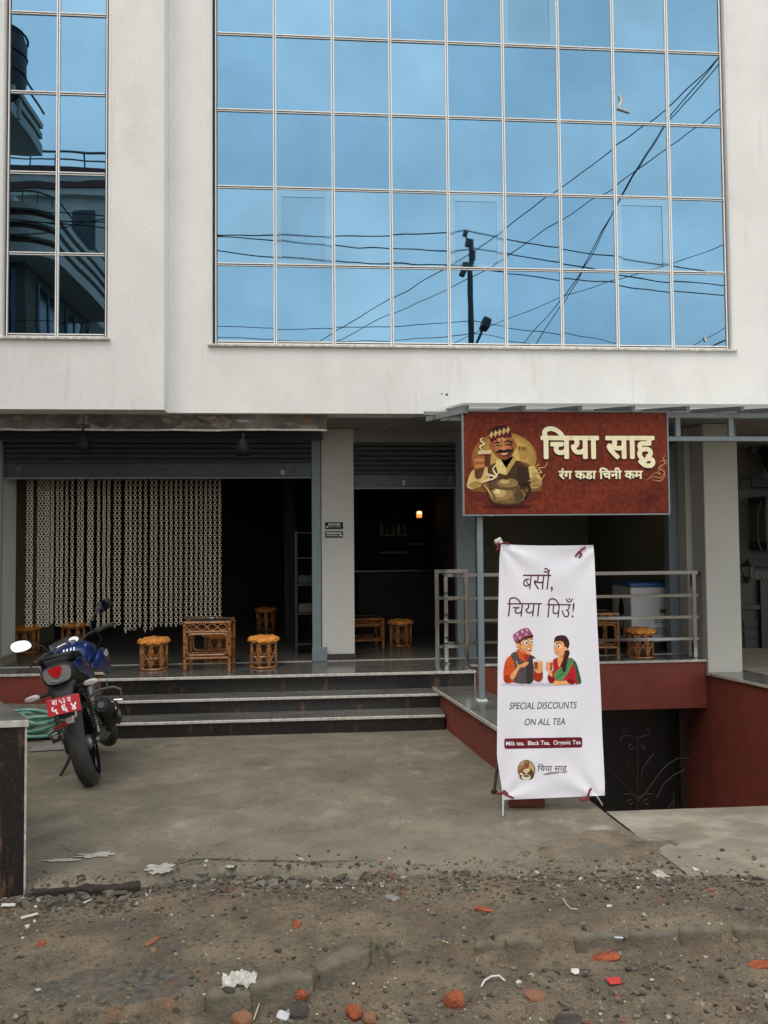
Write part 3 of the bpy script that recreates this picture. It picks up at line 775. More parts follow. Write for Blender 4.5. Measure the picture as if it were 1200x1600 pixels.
SY=7.05
sx0,sx1=at(725,720,Y=SY).x,at(1043,720,Y=SY).x
sz0,sz1=at(880,803,Y=SY).z,at(880,644,Y=SY).z
sign=thing('shop_sign','wide maroon hanging shop board with cream lettering, a smiling tea drinker and a kettle','sign',((sx0+sx1)/2,SY,sz0))
mb=MB(); mb.bbox(sx0,sx1,SY,SY+.05,sz0,sz1,.003); mb.build('panel',M['sign_red'],sign)
mb=MB()
for a,b,c,d in ((sx0-.014,sx0-.001,sz0-.012,sz1+.012),(sx1+.001,sx1+.014,sz0-.012,sz1+.012)): mb.box(a,b,SY-.004,SY+.055,c,d)
for c,d in ((sz0-.013,sz0-.001),(sz1+.001,sz1+.013)): mb.box(sx0,sx1,SY-.004,SY+.055,c,d)
mb.build('edge_trim',M['canopy_steel'],sign)
def smap(x,y,l):                            # 1200 x 619 drawing grid over the board (margins 6 px)
    return (sx0+(x-6)/1188*(sx1-sx0), SY-l, sz1-(y-20)/590*(sz1-sz0))
S=smooth_poly
sk,sk2,sk3=C(150,88,50),C(190,122,74),C(96,50,28)
art=[(C(120,60,30),ell(238,300,196,166)),(C(146,96,44),ell(236,292,184,154))]+[(C(160+int(k*6),122+int(k*7),58+k*5),ell(255+k*4,285-k*4,168-k*15,140-k*13)) for k in range(8)]+[
 (C(172,134,70),[(310,215),(380,225),(405,290),(330,300)]),
 (C(92,34,22),S([(20,470),(130,430),(330,440),(440,470),(420,520),(240,560),(60,520)])),
 (C(120,78,40),S([(30,450),(60,360),(140,330),(300,300),(400,340),(440,440),(420,480),(90,480)])),
 (C(205,176,108),S([(22,432),(50,362),(110,338),(152,352),(150,400),(110,440),(60,462),(28,458)])),
 (C(205,176,108),S([(372,345),(412,335),(442,390),(452,440),(400,462),(370,420)])),
 (C(156,126,68),S([(30,440),(70,420),(110,430),(60,460)])),(C(156,126,68),S([(385,400),(440,410),(445,445),(395,455)])),
 (C(74,50,30),[(140,345),(188,312),(244,392),(244,470),(150,470)]),(C(66,44,27),[(300,296),(375,340),(388,440),(350,470),(244,470),(244,392)]),(C(94,66,40),[(150,360),(176,336),(200,400),(190,460),(160,460)]),
 (C(52,34,22),[(318,330),(372,348),(382,440),(330,455),(300,400)]),
 (C(138,80,46),ell(247,305,46,50)),
 (C(216,190,118),[(190,300),(212,288),(246,345),(292,278),(308,296),(246,384),(200,372),(186,330)]),
 (C(176,146,80),[(246,345),(292,278),(308,296),(250,384)]),
 (sk,S([(160,200),(168,170),(225,155),(285,165),(298,205),(292,250),(268,285),(232,298),(200,285),(172,250)])),
 (sk2,S([(185,185),(240,168),(262,200),(250,240),(222,262),(190,240)])),(sk3,S([(270,190),(296,200),(290,250),(262,286),(252,270),(276,235)])),
 (sk,ell(297,215,12,24)),(sk,ell(160,215,9,20)),
 (C(58,20,18),[(148,128),(190,104),(242,94),(266,108),(286,166),(225,165),(160,198)]),
 (C(110,28,26),[(150,160),(200,138),(262,128),(286,166),(225,165),(160,198)])]
for i in range(5):
    x=152+i*24; y=168-i*7
    art+=[(C(196,166,110),[(x,y-12),(x+12,y-36),(x+24,y-20),(x+12,y+6)]),(C(70,18,20),[(x+8,y+20),(x+19,y-2),(x+29,y+12),(x+19,y+30)])]
art+=[(C(30,16,12),ribbon(path([(178,205),(196,196),(216,204)]),9)),(C(30,16,12),ribbon(path([(238,198),(258,188),(280,194)]),9)),
 (C(34,18,14),ribbon(path([(184,218),(200,213),(214,219)]),8)),(C(34,18,14),ribbon(path([(242,213),(258,207),(274,212)]),8)),
 (sk3,ribbon(path([(226,205),(216,238),(234,244)]),7)),
 (C(206,140,88),S([(196,176),(236,170),(246,186),(206,192)])),(C(176,104,62),ell(196,238,15,13)),(C(182,110,66),ell(266,230,14,12)),(C(206,142,92),ell(222,232,7,9)),(C(112,62,36),S([(206,282),(236,290),(262,280),(240,300)])),(C(28,18,14),S([(186,254),(214,238),(234,242),(262,234),(288,244),(262,252),(234,254),(208,258)])),
 (C(214,190,150),S([(216,265),(236,260),(258,258),(240,269)])),(C(86,36,26),ribbon(path([(204,268),(238,276),(266,260)]),5)),
 (C(150,22,22),ell(221,186,4,10)),
 (C(206,186,140),[(84,250),(164,246),(152,328),(100,326)]),(C(92,40,20),[(88,266),(161,262),(152,328),(100,326)]),(C(216,190,150),ell(124,249,40,6)),
 (sk3,S([(66,360),(70,300),(100,270),(120,300),(120,350),(100,400),(70,400)])),(sk,S([(56,330),(58,290),(80,270),(100,290),(96,340),(74,352)]))]
for i in range(4): art.append((sk2 if i%2 else sk,S([(70,276+i*17),(112,272+i*17),(126,280+i*17),(110,290+i*17),(68,292+i*17)])))
art+=[(C(52,38,22),ell(252,505,112,58)),(C(118,92,54),ell(248,498,104,50)),(C(176,146,92),S([(170,470),(240,455),(250,500),(200,530),(165,510)])),(C(84,62,36),ell(318,506,26,42)),
 (C(150,120,72),ell(220,492,60,36)),(C(188,158,102),ell(206,486,38,26)),(C(226,204,150),ell(196,480,16,13)),(C(96,72,42),ribbon(path([(150,520),(220,548),(300,545),(346,520)]),10)),(C(150,120,76),ribbon(path([(330,470),(352,500),(340,530)]),7)),
 (C(96,72,40),ell(252,452,76,20)),(C(140,112,66),ell(252,430,62,26)),(C(190,160,104),ell(236,424,28,12)),(C(60,44,26),ell(244,402,14,9)),
 (C(118,90,50),S([(100,436),(128,428),(152,470),(180,500),(190,545),(160,530),(138,480)])),(C(180,150,96),ribbon(path([(116,440),(140,470),(168,520)]),9)),
 (C(44,32,20),ribbon(path([(330,440),(372,436),(378,480),(346,520)]),14)),(C(60,20,16),ell(250,562,140,8))]
art+=[(C(110,74,36),[(x,222+k),(x+10,219+k),(x+9,238+k),(x+2,240+k)]) for k,x in enumerate((318,336,352))]
st1=C(222,206,160);st2=C(196,160,104)
for P,w in (([(112,244),(96,222),(122,206),(100,184),(116,170)],9),([(100,430),(150,404),(130,380),(190,392),(170,350),(196,320)],11),([(130,420),(180,400),(200,370)],9),
            ([(370,420),(420,400),(400,370),(450,372),(430,345),(470,340),(484,310)],7),([(380,440),(430,430),(470,380)],6),([(400,350),(440,320)],5)):
    art.append((st1 if w>8 else st2,ribbon(path(P),w)))
art2=[]
for P,w in (([(1062,418),(1110,396),(1150,402),(1176,370),(1140,344),(1176,318),(1166,290),(1186,268)],6),([(1086,400),(1122,372),(1150,384),(1138,360),(1164,340)],5),([(1100,414),(1150,420),(1180,386)],6),([(1150,310),(1180,296),(1188,330)],5)):
    art2.append((C(188,132,82),ribbon(path(P),w)))
art_mesh('steam_print',art2,smap,sign,.0012,.00012)
art_mesh('illustration',art,smap,sign,.0012,.00012)
sh_ink=C(62,14,10)
for (bd,bx,bl) in (('िचया साहु',(454,1112,110,340),6.5),('रंग कडा िचनी कम',(551,1041,345,408),2.6)):
    text('lettering_shadow',bd,(bx[0]-3,bx[1]+3,bx[2]+5,bx[3]+7),smap,sh_ink,sign,fat=bl+1.5,lift=.0016)
    text('lettering',bd,bx,smap,M['cream_print'],sign,fat=bl,lift=.010)

# canopy: posts, truss, rafters, sheet
can=thing('entrance_canopy','grey steel lean-to canopy with ribbed sheet above the maroon sign','canopy',(3.6,7.1,.4))
PX=at(751,960,Y=7.13).x
mb=MB(); mb.bbox(PX-.028,PX+.028,7.105,7.155,capz(7.13)+.004,3.10,.004); mb.build('post',M['frame_blue'],can)
mb=MB(); mb.bbox(PX-.05,PX+.05,7.085,7.175,capz(7.13)-.001,capz(7.13)+.014,.003); mb.build('base_plate',M['sill'],can)
ztc,zbc=at(1100,650,Y=7.13).z,at(1100,686,Y=7.13).z
mb=MB(); mb.bbox(sx0-.02,7.6,7.105,7.155,ztc-.024,ztc+.024,.004); mb.build('top_chord',M['canopy_steel'],can)
mb=MB(); mb.bbox(sx0+.05,7.6,7.107,7.153,zbc-.024,zbc+.022,.004); mb.build('bottom_chord',M['frame_blue'],can)
for px in (1058,1141,1230):
    x=at(px,670,Y=7.13).x; mb=MB(); mb.bbox(x-.025,x+.025,7.108,7.152,zbc+.0225,ztc-.0245,.003); mb.build('strut',M['frame_blue'],can)
mb=MB(); mb.bbox(7.4,7.45,7.105,7.155,.3,zbc-.025,.004); mb.build('post',M['frame_blue'],can)
zf=at(817,637,Y=7.02).z; zb_=3.318
for px in (729,817,905,987,1072,1157,1240,1320):
    x=at(px,637,Y=7.02).x
    mb=MB(); mb.sqbar((x,6.98,zf-.006),(x,7.998,zb_),.035,.042); mb.build('rafter',M['canopy_steel'],can)
mb=MB(); mb.sqbar((sx0-.3,7.56,(zf+zb_)/2-.038),(7.6,7.56,(zf+zb_)/2-.038),.035); mb.build('purlin',M['canopy_steel'],can)
mb=MB(); mb.sqbar((sx0-.26,7.95,zb_-.045),(7.6,7.95,zb_-.045),.04); mb.build('wall_rail',M['canopy_steel'],can)
mb=MB(); V=[];F=[];n=12
for i in range(n+1):
    x=sx0-.02+6.3*i/n; wv=.0
    V+= [(x,6.93,zf+.027+wv),(x,7.995,zb_+.030+wv)]
for i in range(n): F.append((2*i,2*i+2,2*i+3,2*i+1))
mb.add(V,F); mb.build('roof_sheet',M['sheet'],can,smooth='all',fix=False)
# left edge flashing hanging past the end
p,q=at(729,641,Y=7.0),at(668,655,Y=7.75)
mb=MB(); mb.sqbar(p,q,.035,.05); mb.build('edge_flashing',M['canopy_steel'],can)
mb=MB(); p2,q2=at(723,655,Y=7.3),at(690,655,Y=7.8); mb.sqbar(p2,q2,.03,.03); mb.build('edge_brace',M['canopy_steel'],can)
# thin loose cable under the slab
mb=MB(); mb.tube([at(x,y,Y=8.06) for x,y in ((672,652),(650,652),(630,657),(600,668),(580,674))],.005,5); tag(mb.build('loose_cable',M['wire'],smooth=True),'thin black cable sagging under the slab left of the canopy','cable')

# stainless railing
rail=thing('steel_railing','polished square steel railing around the platform end beside the stair','railing',(2.4,8.6,ZP))
def rpost(x,y,zt,w=.046):
    mb=MB(); mb.bbox(x-w/2,x+w/2,y-w/2,y+w/2,ZP+.004,zt,.004); o=mb.build('post',M['steel'],rail)
    m2=MB(); m2.lathe([(.05,ZP-.002),(.05,ZP+.008),(.038,ZP+.018)],16,(x,y,0)); m2.build('foot_cover',M['steel'],o,smooth=True)
FX0,FX1,FY=1.205,1.535,8.335; ZTOP=at(700,895,Y=FY).z
RX0,RX1,RY=1.37,4.40,8.74
rz=[at(1000,y,Y=RY).z for y in (897.5,931,965,999)]
rpost(FX0,FY,ZTOP); rpost(FX1,FY,ZTOP); rpost(RX0,RY,rz[0]); rpost(RX1-.05,RY,rz[0],.05)
fz=[ZTOP,at(700,934,Y=FY).z,at(700,971,Y=FY).z,at(700,1010,Y=FY).z]
def bar(p,q,a=.036,b=.036):
    mb=MB(); mb.sqbar(p,q,a,b); mb.build('bar',M['steel'],rail)
for k,z in enumerate(fz):
    if k==0: bar((FX0-.023,FY,z+.018),(FX1+.023,FY,z+.018),.046,.04)
    else: bar((FX0+.023,FY,z),(FX1-.023,FY,z),.03,.034)
for k,z in enumerate(rz):
    bar((RX0-.02,RY,z+(.018 if k==0 else 0)),(RX1,RY,z+(.018 if k==0 else 0)),.036 if k else .046,.034 if k else .04)
for k in range(4):
    a,b=fz[k]+(.018 if k==0 else 0),rz[k]+(.018 if k==0 else 0)
    bar((FX1-.004,FY+.023,a),(RX0+.17,RY-.02,b),.03,.03)
    bar((FX0+.004,FY+.023,a),(RX0,RY-.023,b),.03,.03)
mb=MB(); mb.lathe([(.03,0),(.03,.012),(.018,.018)],12,(0,0,0),Matrix.Rotation(R(-90),4,'Y')); 
fl=mb.build('wall_flange',M['steel'],rail,smooth=True,world=False); fl.location=Vector((RX1+.03,RY,rz[0]))-WLOC[rail.name]

# plates on the pillar
def plate(y0,y1,l1,arrow,label,c):
    a,b=at(508,(y0+y1)/2,Y=9.09),at(536,(y0+y1)/2,Y=9.09); z1,z0=at(522,y0,Y=9.09).z,at(522,y1,Y=9.09).z
    t=thing('notice_plate',label,'sign',((a.x+b.x)/2,9.095,z0))
    mb=MB(); mb.bbox(a.x,b.x,9.088,9.097,z0,z1,.001); mb.build('plate',flat('plate_'+str(c[0]),c),t)
    mp=lambda x,y,l:(a.x+(b.x-a.x)*x/172,9.0875-l,z1-(z1-z0)*y/66)
    text('lettering',l1,(32 if len(l1)<13 else 16,146 if len(l1)<13 else 154,12,30),mp,M['white'],t,bold=.02,lift=.0006)
    ar=[(8,44),(22,35),(22,40),(34,40),(34,48),(22,48),(22,53)]
    if arrow>0: ar=[(172-x,y) for x,y in ar]
    dash=[]; x=46 if arrow<0 else 18
    for w_ in (26,18,30,14): dash.append((C(190,190,196),[(x,41),(x+w_,41),(x+w_,47),(x,47)])); x+=w_+5
    art_mesh('marks',[(M['white'],ar)]+dash,mp,t,.0006,.00002)
plate(816,826.5,'SMOKING AREA',-1,'upper black notice plate on the pale pillar, arrow pointing left',(.018,.017,.022))
plate(830,840,'NO SMOKING AREA',1,'lower grey notice plate on the pale pillar, arrow pointing right',(.075,.075,.085))
# ================================================================== BANNER
def lerp_tab(t,v):
    for (a,b),(c,d) in zip(t,t[1:]):
        if a<=v<=c: return b+(d-b)*(v-a)/(c-a)
    return t[-1][1] if v>t[-1][0] else t[0][1]
BL=[(850,783),(870,780.5),(960,778.5),(1080,777.5),(1182,776.5),(1225,783),(1250,787)]
BRt=[(850,927),(866,928.5),(960,932.5),(1080,938.5),(1150,941),(1230,945),(1250,945)]
def bY(px,py):
    u=(px-780)/160; v=(py-850)/400
    w_=.006*math.sin(px*.06+py*.018+1.0)*(.4+.6*v)+.004*fbm(px*.02,py*.007,1.3,3,2)
    for cx,cy in ((0,0),(1,0),(0,1),(1,1)):                 # folds pulled from the tied corners
        dx,dy=(u-cx)*.6,(v-cy)*1.6; rr=math.hypot(dx,dy)+.02; an=math.atan2(dy,dx)
        w_+=.007*math.sin(an*9+cx*2+cy)*math.exp(-rr*3.2)
    return 4.80-.09*v+w_*1.1-.012*math.sin(math.pi*min(1,max(0,u)))
def bmap(px,py,l):
    p=at(px,py,Y=bY(px,py)); d=(EYE-p).normalized(); return p+d*l
ban=thing('standing_banner','white cloth stand-up banner advertising tea discounts, tied with red cords','banner',gr(862,1262))
mb=MB(); V=[];F=[];nu,nv=36,90
for j in range(nv+1):
    yt=850+1.5*0; 
    for i in range(nu+1):
        u=i/nu; v=j/nv
        top=850.5+1*u-1.5*math.sin(math.pi*u)*-1; bot=1250-7*u
        py=top+(bot-top)*v; x0=lerp_tab(BL,850+400*v); x1=lerp_tab(BRt,850+400*v); px=x0+(x1-x0)*u
        V.append(at(px,py,Y=bY(px,py)))
for j in range(nv):
    for i in range(nu):
        a=j*(nu+1)+i; F.append((a,a+1,a+nu+2,a+nu+1))
k=len(V); V2=[p+Vector((0,.0016,0)) for p in V]
mb.add(V,F); mb.add(V2,[f[::-1] for f in F]); mb.build('cloth',M['fabric'],ban,smooth='all',fix=False)
c5=lambda x,y:(770+x/6.6667,870+y/6.6667)
c6=lambda x,y:(770+x/6.6667,1070+y/6.6667)
def btext(bd,box,cf,m,**k):
    a=cf(box[0],box[2]); b=cf(box[1],box[3]); return text('lettering',bd,(a[0],b[0],a[1],b[1]),bmap,m,ban,sub=4,lift=k.pop('lift',.0016),**k)
btext('बसौं,',(315,625,116,368),c5,M['print_maroon'],shear=.14,bold=-.006)
btext('िचया',(152,512,420,620),c5,M['print_maroon'],shear=.12,bold=-.006)
btext('िपउँ!',(565,852,430,632),c5,M['print_maroon'],shear=.12,bold=-.006)
btext('SPECIAL DISCOUNTS',(172,876,180,250),c6,M['print_black'],shear=.22,rot=-.012)
btext('ON ALL TEA',(332,752,350,418),c6,M['print_black'],shear=.22,rot=-.012)
bar_=[];x0,x1,y0,y1,rr=120,932,552,660,22
for cx,cy,a in ((x1-rr,y1-rr,0),(x0+rr,y1-rr,90),(x0+rr,y0+rr,180),(x1-rr,y0+rr,270)):
    bar_+=[(cx+rr*math.cos(R(a+t)),cy+rr*math.sin(R(a+t))-(cx-526)*.018) for t in (0,30,60,90)]
art_mesh('print_bar',[(C(104,22,34),[c6(*p) for p in bar_])],bmap,ban,.0014,0,sub=4)
btext('Milk tea.  Black Tea.  Organic Tea',(138,916,582,640),c6,M['white'],rot=-.018,lift=.003,bold=.01)
btext('िचया साहू',(468,778,822,922),c6,C(70,40,40),shear=.1,rot=-.01)
art_mesh('flourish',[(C(96,70,70),[c6(*p) for p in ribbon(path([(520,940),(580,920),(650,910),(735,912)]),9)]),(C(96,70,70),[c6(*p) for p in ribbon(path([(545,938),(620,926),(690,922)]),5)])],bmap,ban,.0016,.0001,sub=4)
f5=lambda L:[(m,[c5(*p) for p in P]) for m,P in L]
skA,skB,hair=C(226,160,104),C(196,122,70),C(56,32,28)
org,org2,vest,vest2=C(204,82,36),C(160,52,24),C(82,74,74),C(58,52,54)
man=[(C(196,190,200),ell(500,1330,420,16)),
 (org,S([(120,1300),(110,1200),(135,1080),(190,1020),(250,985),(330,1000),(400,1020),(455,1060),(500,1120),(520,1200),(520,1260),(490,1300),(440,1290),(420,1240),(400,1310),(220,1310),(180,1318)])),
 (vest,S([(190,1020),(245,990),(280,1060),(345,1090),(385,1020),(440,1060),(425,1160),(412,1310),(220,1310),(236,1240),(226,1120)])),
 (vest2,S([(350,1095),(385,1030),(430,1070),(418,1200),(405,1308),(350,1308)])),
 (org,S([(248,985),(270,962),(330,1010),(385,1010),(380,1040),(345,1088),(290,1060)])),
 (org2,S([(330,1010),(345,1085),(385,1020)])),
 (skB,S([(275,950),(330,1000),(380,1010),(380,985),(340,960)])),
 (skA,S([(245,905),(268,880),(300,880),(400,830),(418,870),(415,930),(405,985),(375,1018),(330,1005),(285,965),(262,950)])),
 (skB,S([(262,948),(285,965),(330,1004),(372,1017),(340,985),(300,950),(285,910)])),
 (skA,ell(262,922,18,26)),
 (hair,S([(238,880),(290,850),(400,812),(420,820),(412,842),(330,860),(290,890),(292,918),(268,895),(250,905)])),
 (C(150,76,110),[(208,818),(232,795),(300,752),(350,738),(376,746),(416,812),(330,838),(240,896),(222,870)]),
 (C(206,160,182),[(240,800),(256,786),(272,812),(252,830)]),(C(206,160,182),[(290,770),(312,758),(324,786),(300,798)]),(C(206,160,182),[(340,750),(360,748),(372,772),(350,782)]),
 (C(196,150,176),[(262,838),(290,822),(300,846),(272,860)]),(C(196,150,176),[(330,800),(356,790),(366,810),(338,822)]),(C(196,150,176),[(226,822),(240,842),(240,870),(226,850)]),
 (C(240,240,236),ell(347,895,20,24)),(C(240,240,236),ell(402,888,13,22)),(C(40,24,20),ell(352,897,10,14)),(C(40,24,20),ell(405,890,7,13)),
 (hair,ribbon(path([(328,872),(348,862),(368,868)]),7)),(hair,ribbon(path([(386,862),(402,854),(414,862)]),7)),
 (skB,ribbon(path([(386,890),(392,920),(378,930)]),6)),
 (C(120,30,28),S([(346,952),(375,962),(398,950),(392,978),(370,980)])),(C(244,240,236),S([(352,956),(376,964),(395,955),(384,968),(368,968)])),
 (org2,S([(130,1230),(210,1240),(240,1190),(250,1215),(190,1290),(160,1316),(125,1300)])),
 (skA,S([(178,1240),(250,1150),(240,1090),(252,1088),(268,1130),(340,1095),(370,1098),(372,1110),(330,1150),(282,1160),(215,1276)])),
 (org2,S([(425,1240),(450,1180),(512,1200),(520,1260),(490,1300),(445,1290)])),
 (C(216,206,196),[(416,1068),(500,1068),(486,1182),(432,1182)]),(C(150,66,34),[(426,1096),(494,1096),(484,1176),(434,1176)]),(C(232,226,220),ell(458,1068,42,8)),
 (skA,S([(440,1185),(455,1180),(500,1180),(505,1205),(465,1212)]))]
for i in range(4): man.append((skA,S([(470,1092+i*24),(516,1088+i*24),(522,1100+i*24),(510,1112+i*24),(470,1112+i*24)])))
art_mesh('printed_man',f5(man),bmap,ban,.0012,.00006,sub=5)
red,red2,grn,grn2=C(176,30,34),C(126,18,26),C(84,138,84),C(44,86,60)
wom=[(red,S([(580,1290),(575,1230),(630,1180),(625,1080),(680,1050),(750,1050),(830,1060),(870,1130),(905,1230),(912,1308),(850,1330),(780,1300),(640,1320)])),
 (grn2,S([(835,1065),(872,1110),(905,1220),(922,1308),(885,1312),(862,1180),(830,1080)])),
 (grn,S([(800,1060),(838,1066),(830,1120),(770,1230),(720,1290),(660,1280),(638,1240),(650,1200),(710,1150)])),
 (grn2,ribbon(path([(820,1075),(770,1170),(700,1240),(650,1262)]),10)),(grn2,ribbon(path([(795,1080),(740,1160),(680,1215)]),7)),
 (skA,S([(680,1048),(690,1010),(750,1000),(752,1060),(722,1090),(690,1150),(676,1090)])),
 (skB,S([(692,1018),(750,1005),(750,1040),(715,1055)])),
 (skA,S([(640,900),(650,860),(700,840),(760,880),(775,940),(760,990),(715,1030),(680,1032),(650,1010),(636,960)])),
 (hair,S([(640,868),(660,830),(710,816),(760,826),(792,870),(798,920),(780,960),(765,940),(745,950),(740,900),(700,870),(668,850),(646,890)])),
 (skA,ell(752,960,16,24)),
 (hair,S([(752,980),(790,970),(800,1010),(780,1060),(770,1120),(752,1200),(728,1190),(715,1130),(735,1060),(740,1010)])),
 (C(240,240,236),ell(690,932,17,20)),(C(240,240,236),ell(648,922,9,18)),(C(40,24,20),ell(686,934,9,13)),(C(40,24,20),ell(646,925,5,11)),
 (hair,ribbon(path([(674,904),(692,896),(710,906)]),6)),(hair,ribbon(path([(640,898),(650,892),(658,898)]),5)),
 (C(170,30,30),ell(664,905,4,7)),(skB,ribbon(path([(662,930),(654,958),(664,966)]),5)),
 (C(140,34,36),S([(650,985),(672,990),(688,980),(680,1002),(662,1004)])),(C(244,240,236),S([(654,987),(672,992),(685,983),(676,995),(664,996)])),
 (C(200,150,40),ell(748,1012,5,9)),(C(200,150,40),ribbon(path([(684,1070),(700,1090),(720,1072)]),5)),
 (skA,S([(585,1220),(580,1180),(610,1180),(620,1230),(615,1270),(592,1260)])),
 (C(216,206,196),[(566,1072),(628,1072),(622,1190),(576,1190)]),(C(160,76,38),[(572,1100),(625,1100),(620,1184),(580,1184)]),(C(232,226,220),ell(597,1072,31,7)),
 (red2,S([(580,1290),(578,1240),(615,1250),(640,1270),(620,1310),(595,1312)])),
 (skA,S([(632,1322),(650,1290),(700,1295),(780,1290),(820,1300),(815,1325),(720,1330),(680,1342)])),
 (red2,S([(770,1290),(820,1270),(850,1300),(840,1328),(800,1322)]))]
for i in range(4): wom.append((skA,S([(556,1100+i*22),(590,1096+i*22),(596,1108+i*22),(586,1118+i*22),(558,1116+i*22)])))
art_mesh('printed_woman',f5(wom),bmap,ban,.0012,.00006,sub=5)
emb=[(C(74,36,24),ell(350,886,92,104)),(C(190,164,120),ell(350,884,84,96)),(C(150,120,78),ell(300,900,34,70)),(C(92,66,40),S([(290,980),(285,900),(330,860),(390,870),(430,930),(400,985)])),
 (C(216,196,150),[(320,880),(345,900),(380,868),(388,890),(350,930),(316,905)]),(C(150,88,50),ell(350,838,28,34)),(C(84,20,22),[(322,826),(326,796),(372,790),(382,822)]),(C(196,160,110),[(330,812),(340,796),(350,812),(340,822)]),(C(196,160,110),[(354,810),(364,794),(372,810),(364,818)]),
 (C(30,18,14),ribbon(path([(330,850),(352,846),(374,848)]),7)),(C(150,88,50),S([(268,905),(290,880),(310,910),(296,930)])),(C(226,220,210),S([(300,955),(350,930),(392,950),(380,985),(316,985)])),(C(226,220,210),ribbon(path([(280,940),(300,925),(316,950)]),14)),(C(130,100,60),ell(350,950,32,14))]
art_mesh('printed_emblem',[(m,[c6(*p) for p in P]) for m,P in emb],bmap,ban,.0012,.00006,sub=4)
# frame behind the cloth
hub=at(856,1075,Y=4.98)
AL=mat('banner_rod',(.55,.55,.55),.3,metal=.7)
for px,py,yy in ((781,846,4.83),(926,852,4.83)):
    mb=MB(); mb.tube([hub,at(px,py,Y=yy)],[.008,.005],8); mb.build('arm',AL,ban,smooth=True)
for px,py,yy in ((786,1277,None),(941,1259,None)):
    g=gr(px,py); mid=at(px-(0 if px<800 else 22),py-36,Y=4.80)
    mb=MB(); mb.tube([hub,mid,g+Vector((0,0,.004))],[.009,.007,.006],8); mb.build('front_leg',AL,ban,smooth=True)
g=gr(772,1240)+Vector((0,0,.012)); mb=MB(); mb.tube([hub,at(779,1185,Y=4.93),g],.011,8); mb.build('rear_leg',M['grey_metal'],ban,smooth=True)
mb=MB(); mb.lathe([(.0,-.012),(.02,-.012),(.024,0),(.018,.015),(0,.02)],12,g); mb.build('rubber_foot',M['rubber'],ban,smooth=True)
mb=MB(); mb.lathe([(0,-.03),(.03,-.03),(.034,0),(.03,.03),(0,.03)],12,hub,Matrix.Rotation(R(90),4,'X')); mb.build('hub',M['black'],ban,smooth=True)
mb=MB(); tip=at(780,847,Y=4.81); mb.bbox(-.026,.022,-.006,.006,-.018,.026,.005,Matrix.Translation(tip)@Matrix.Rotation(R(-28),4,'Y')); mb.build('corner_tab',M['paper'],ban)
for pts in (((772,850),(781,850),(790,848),(796,850)),((778,847),(780,854),(776,860)),((899,869),(905,862),(911,857),(915,855)),((905,862),(909,866),(905,871)),
            ((775,1240),(786,1239),(793,1243),(803,1247)),((782,1242),(788,1235),(793,1240)),((909,1252),(918,1246),(921,1236),(924,1232)),((906,1249),(914,1250),(921,1247))):
    mb=MB(); mb.tube([bmap(x,y,.006) for x,y in pts],.0062,6); mb.build('red_tie',M['ties'],ban,smooth=True)
b0=gr(826,1263); mb=MB(); mb.bbox(-.115,.115,-.055,.055,0,.07,.006,Matrix.Translation(b0+Vector((0,.06,-.002)))@Matrix.Rotation(R(-8),4,'Z')@Matrix.Rotation(R(-4.3),4,'X'))
tag(mb.build('brick',M['brick_dark']),'dark whole brick lying on the concrete under the banner','brick')

# ================================================================== RATTAN FURNITURE
def make_stool(label,loc,rz=0):
    root=thing('rattan_stool',label,'stool',loc,(0,0,rz),group='round rattan stools'); root.scale=(.86,.86,.88)
    r=.172;h=.325
    mk=lambda m,n,mt=M['rattan'],sm=True:m.build(n,mt,root,smooth=sm,world=False)
    ring=lambda R_,z,t:[(R_*math.cos(2*math.pi*i/28),R_*math.sin(2*math.pi*i/28),z) for i in range(28)]
    m=MB(); m.tube(ring(r,.014,0),.014,6,closed=True); mk(m,'bottom_ring')
    m=MB(); m.tube(ring(r,h,0),.014,6,closed=True); mk(m,'top_ring')
    m=MB(); m.tube(ring(r,.158,0),.006,5,closed=True); mk(m,'middle_ring')
    first=None
    N=8
    up_=MB(); 
    up_.tube([(r-.002,-.012,.01),(r-.002,-.012,h)],.0115,6); up_.tube([(r-.002,.012,.01),(r-.002,.012,h)],.0115,6)
    u0=mk(up_,'upright')
    a=2*math.pi/N
    lo=MB(); P=[]
    for i in range(13):
        t=i/12; an=.07+(a-.14)*t; z=.03+.125*math.sin(math.pi*t)**.55
        P.append((r*math.cos(an),r*math.sin(an),z))
    lo.tube(P,.008,5); l0=mk(lo,'arch')
    hi=MB(); P=[]
    for i in range(13):
        t=i/12; an=.07+(a-.14)*t; z=h-.012-.135*math.sin(math.pi*t)**.55
        P.append((r*math.cos(an),r*math.sin(an),z))
    hi.tube(P,.008,5); h0=mk(hi,'arch')
    for k in range(1,N):
        for o in (u0,l0,h0): share(o,(0,0,0),rot=(0,0,k*a),parent=root)
    m=MB(); m.lathe([(0,h+.005),(.10,h+.003),(.165,h+.006),(.196,h+.020),(.202,h+.038),(.185,h+.058),(.14,h+.072),(.07,h+.078),(0,h+.079)],40,jit=.022); mk(m,'cushion',M['cushion'])
    m=MB(); m.tube([( (.196+.008*math.sin(i*2.3))*math.cos(2*math.pi*i/44),(.196+.008*math.sin(i*2.3))*math.sin(2*math.pi*i/44),h+.026+.008*math.sin(i*1.7)) for i in range(44)],.013,6,closed=True); mk(m,'cushion_ruffle',M['cushion'])
    return root
def floor_pt(px,py,r=.17): p=at(px,py,Z=ZP); return Vector((p.x,p.y+r,ZP+.001))
s0=make_stool('rattan stool on the platform, left of the rattan table',floor_pt(235,1049))
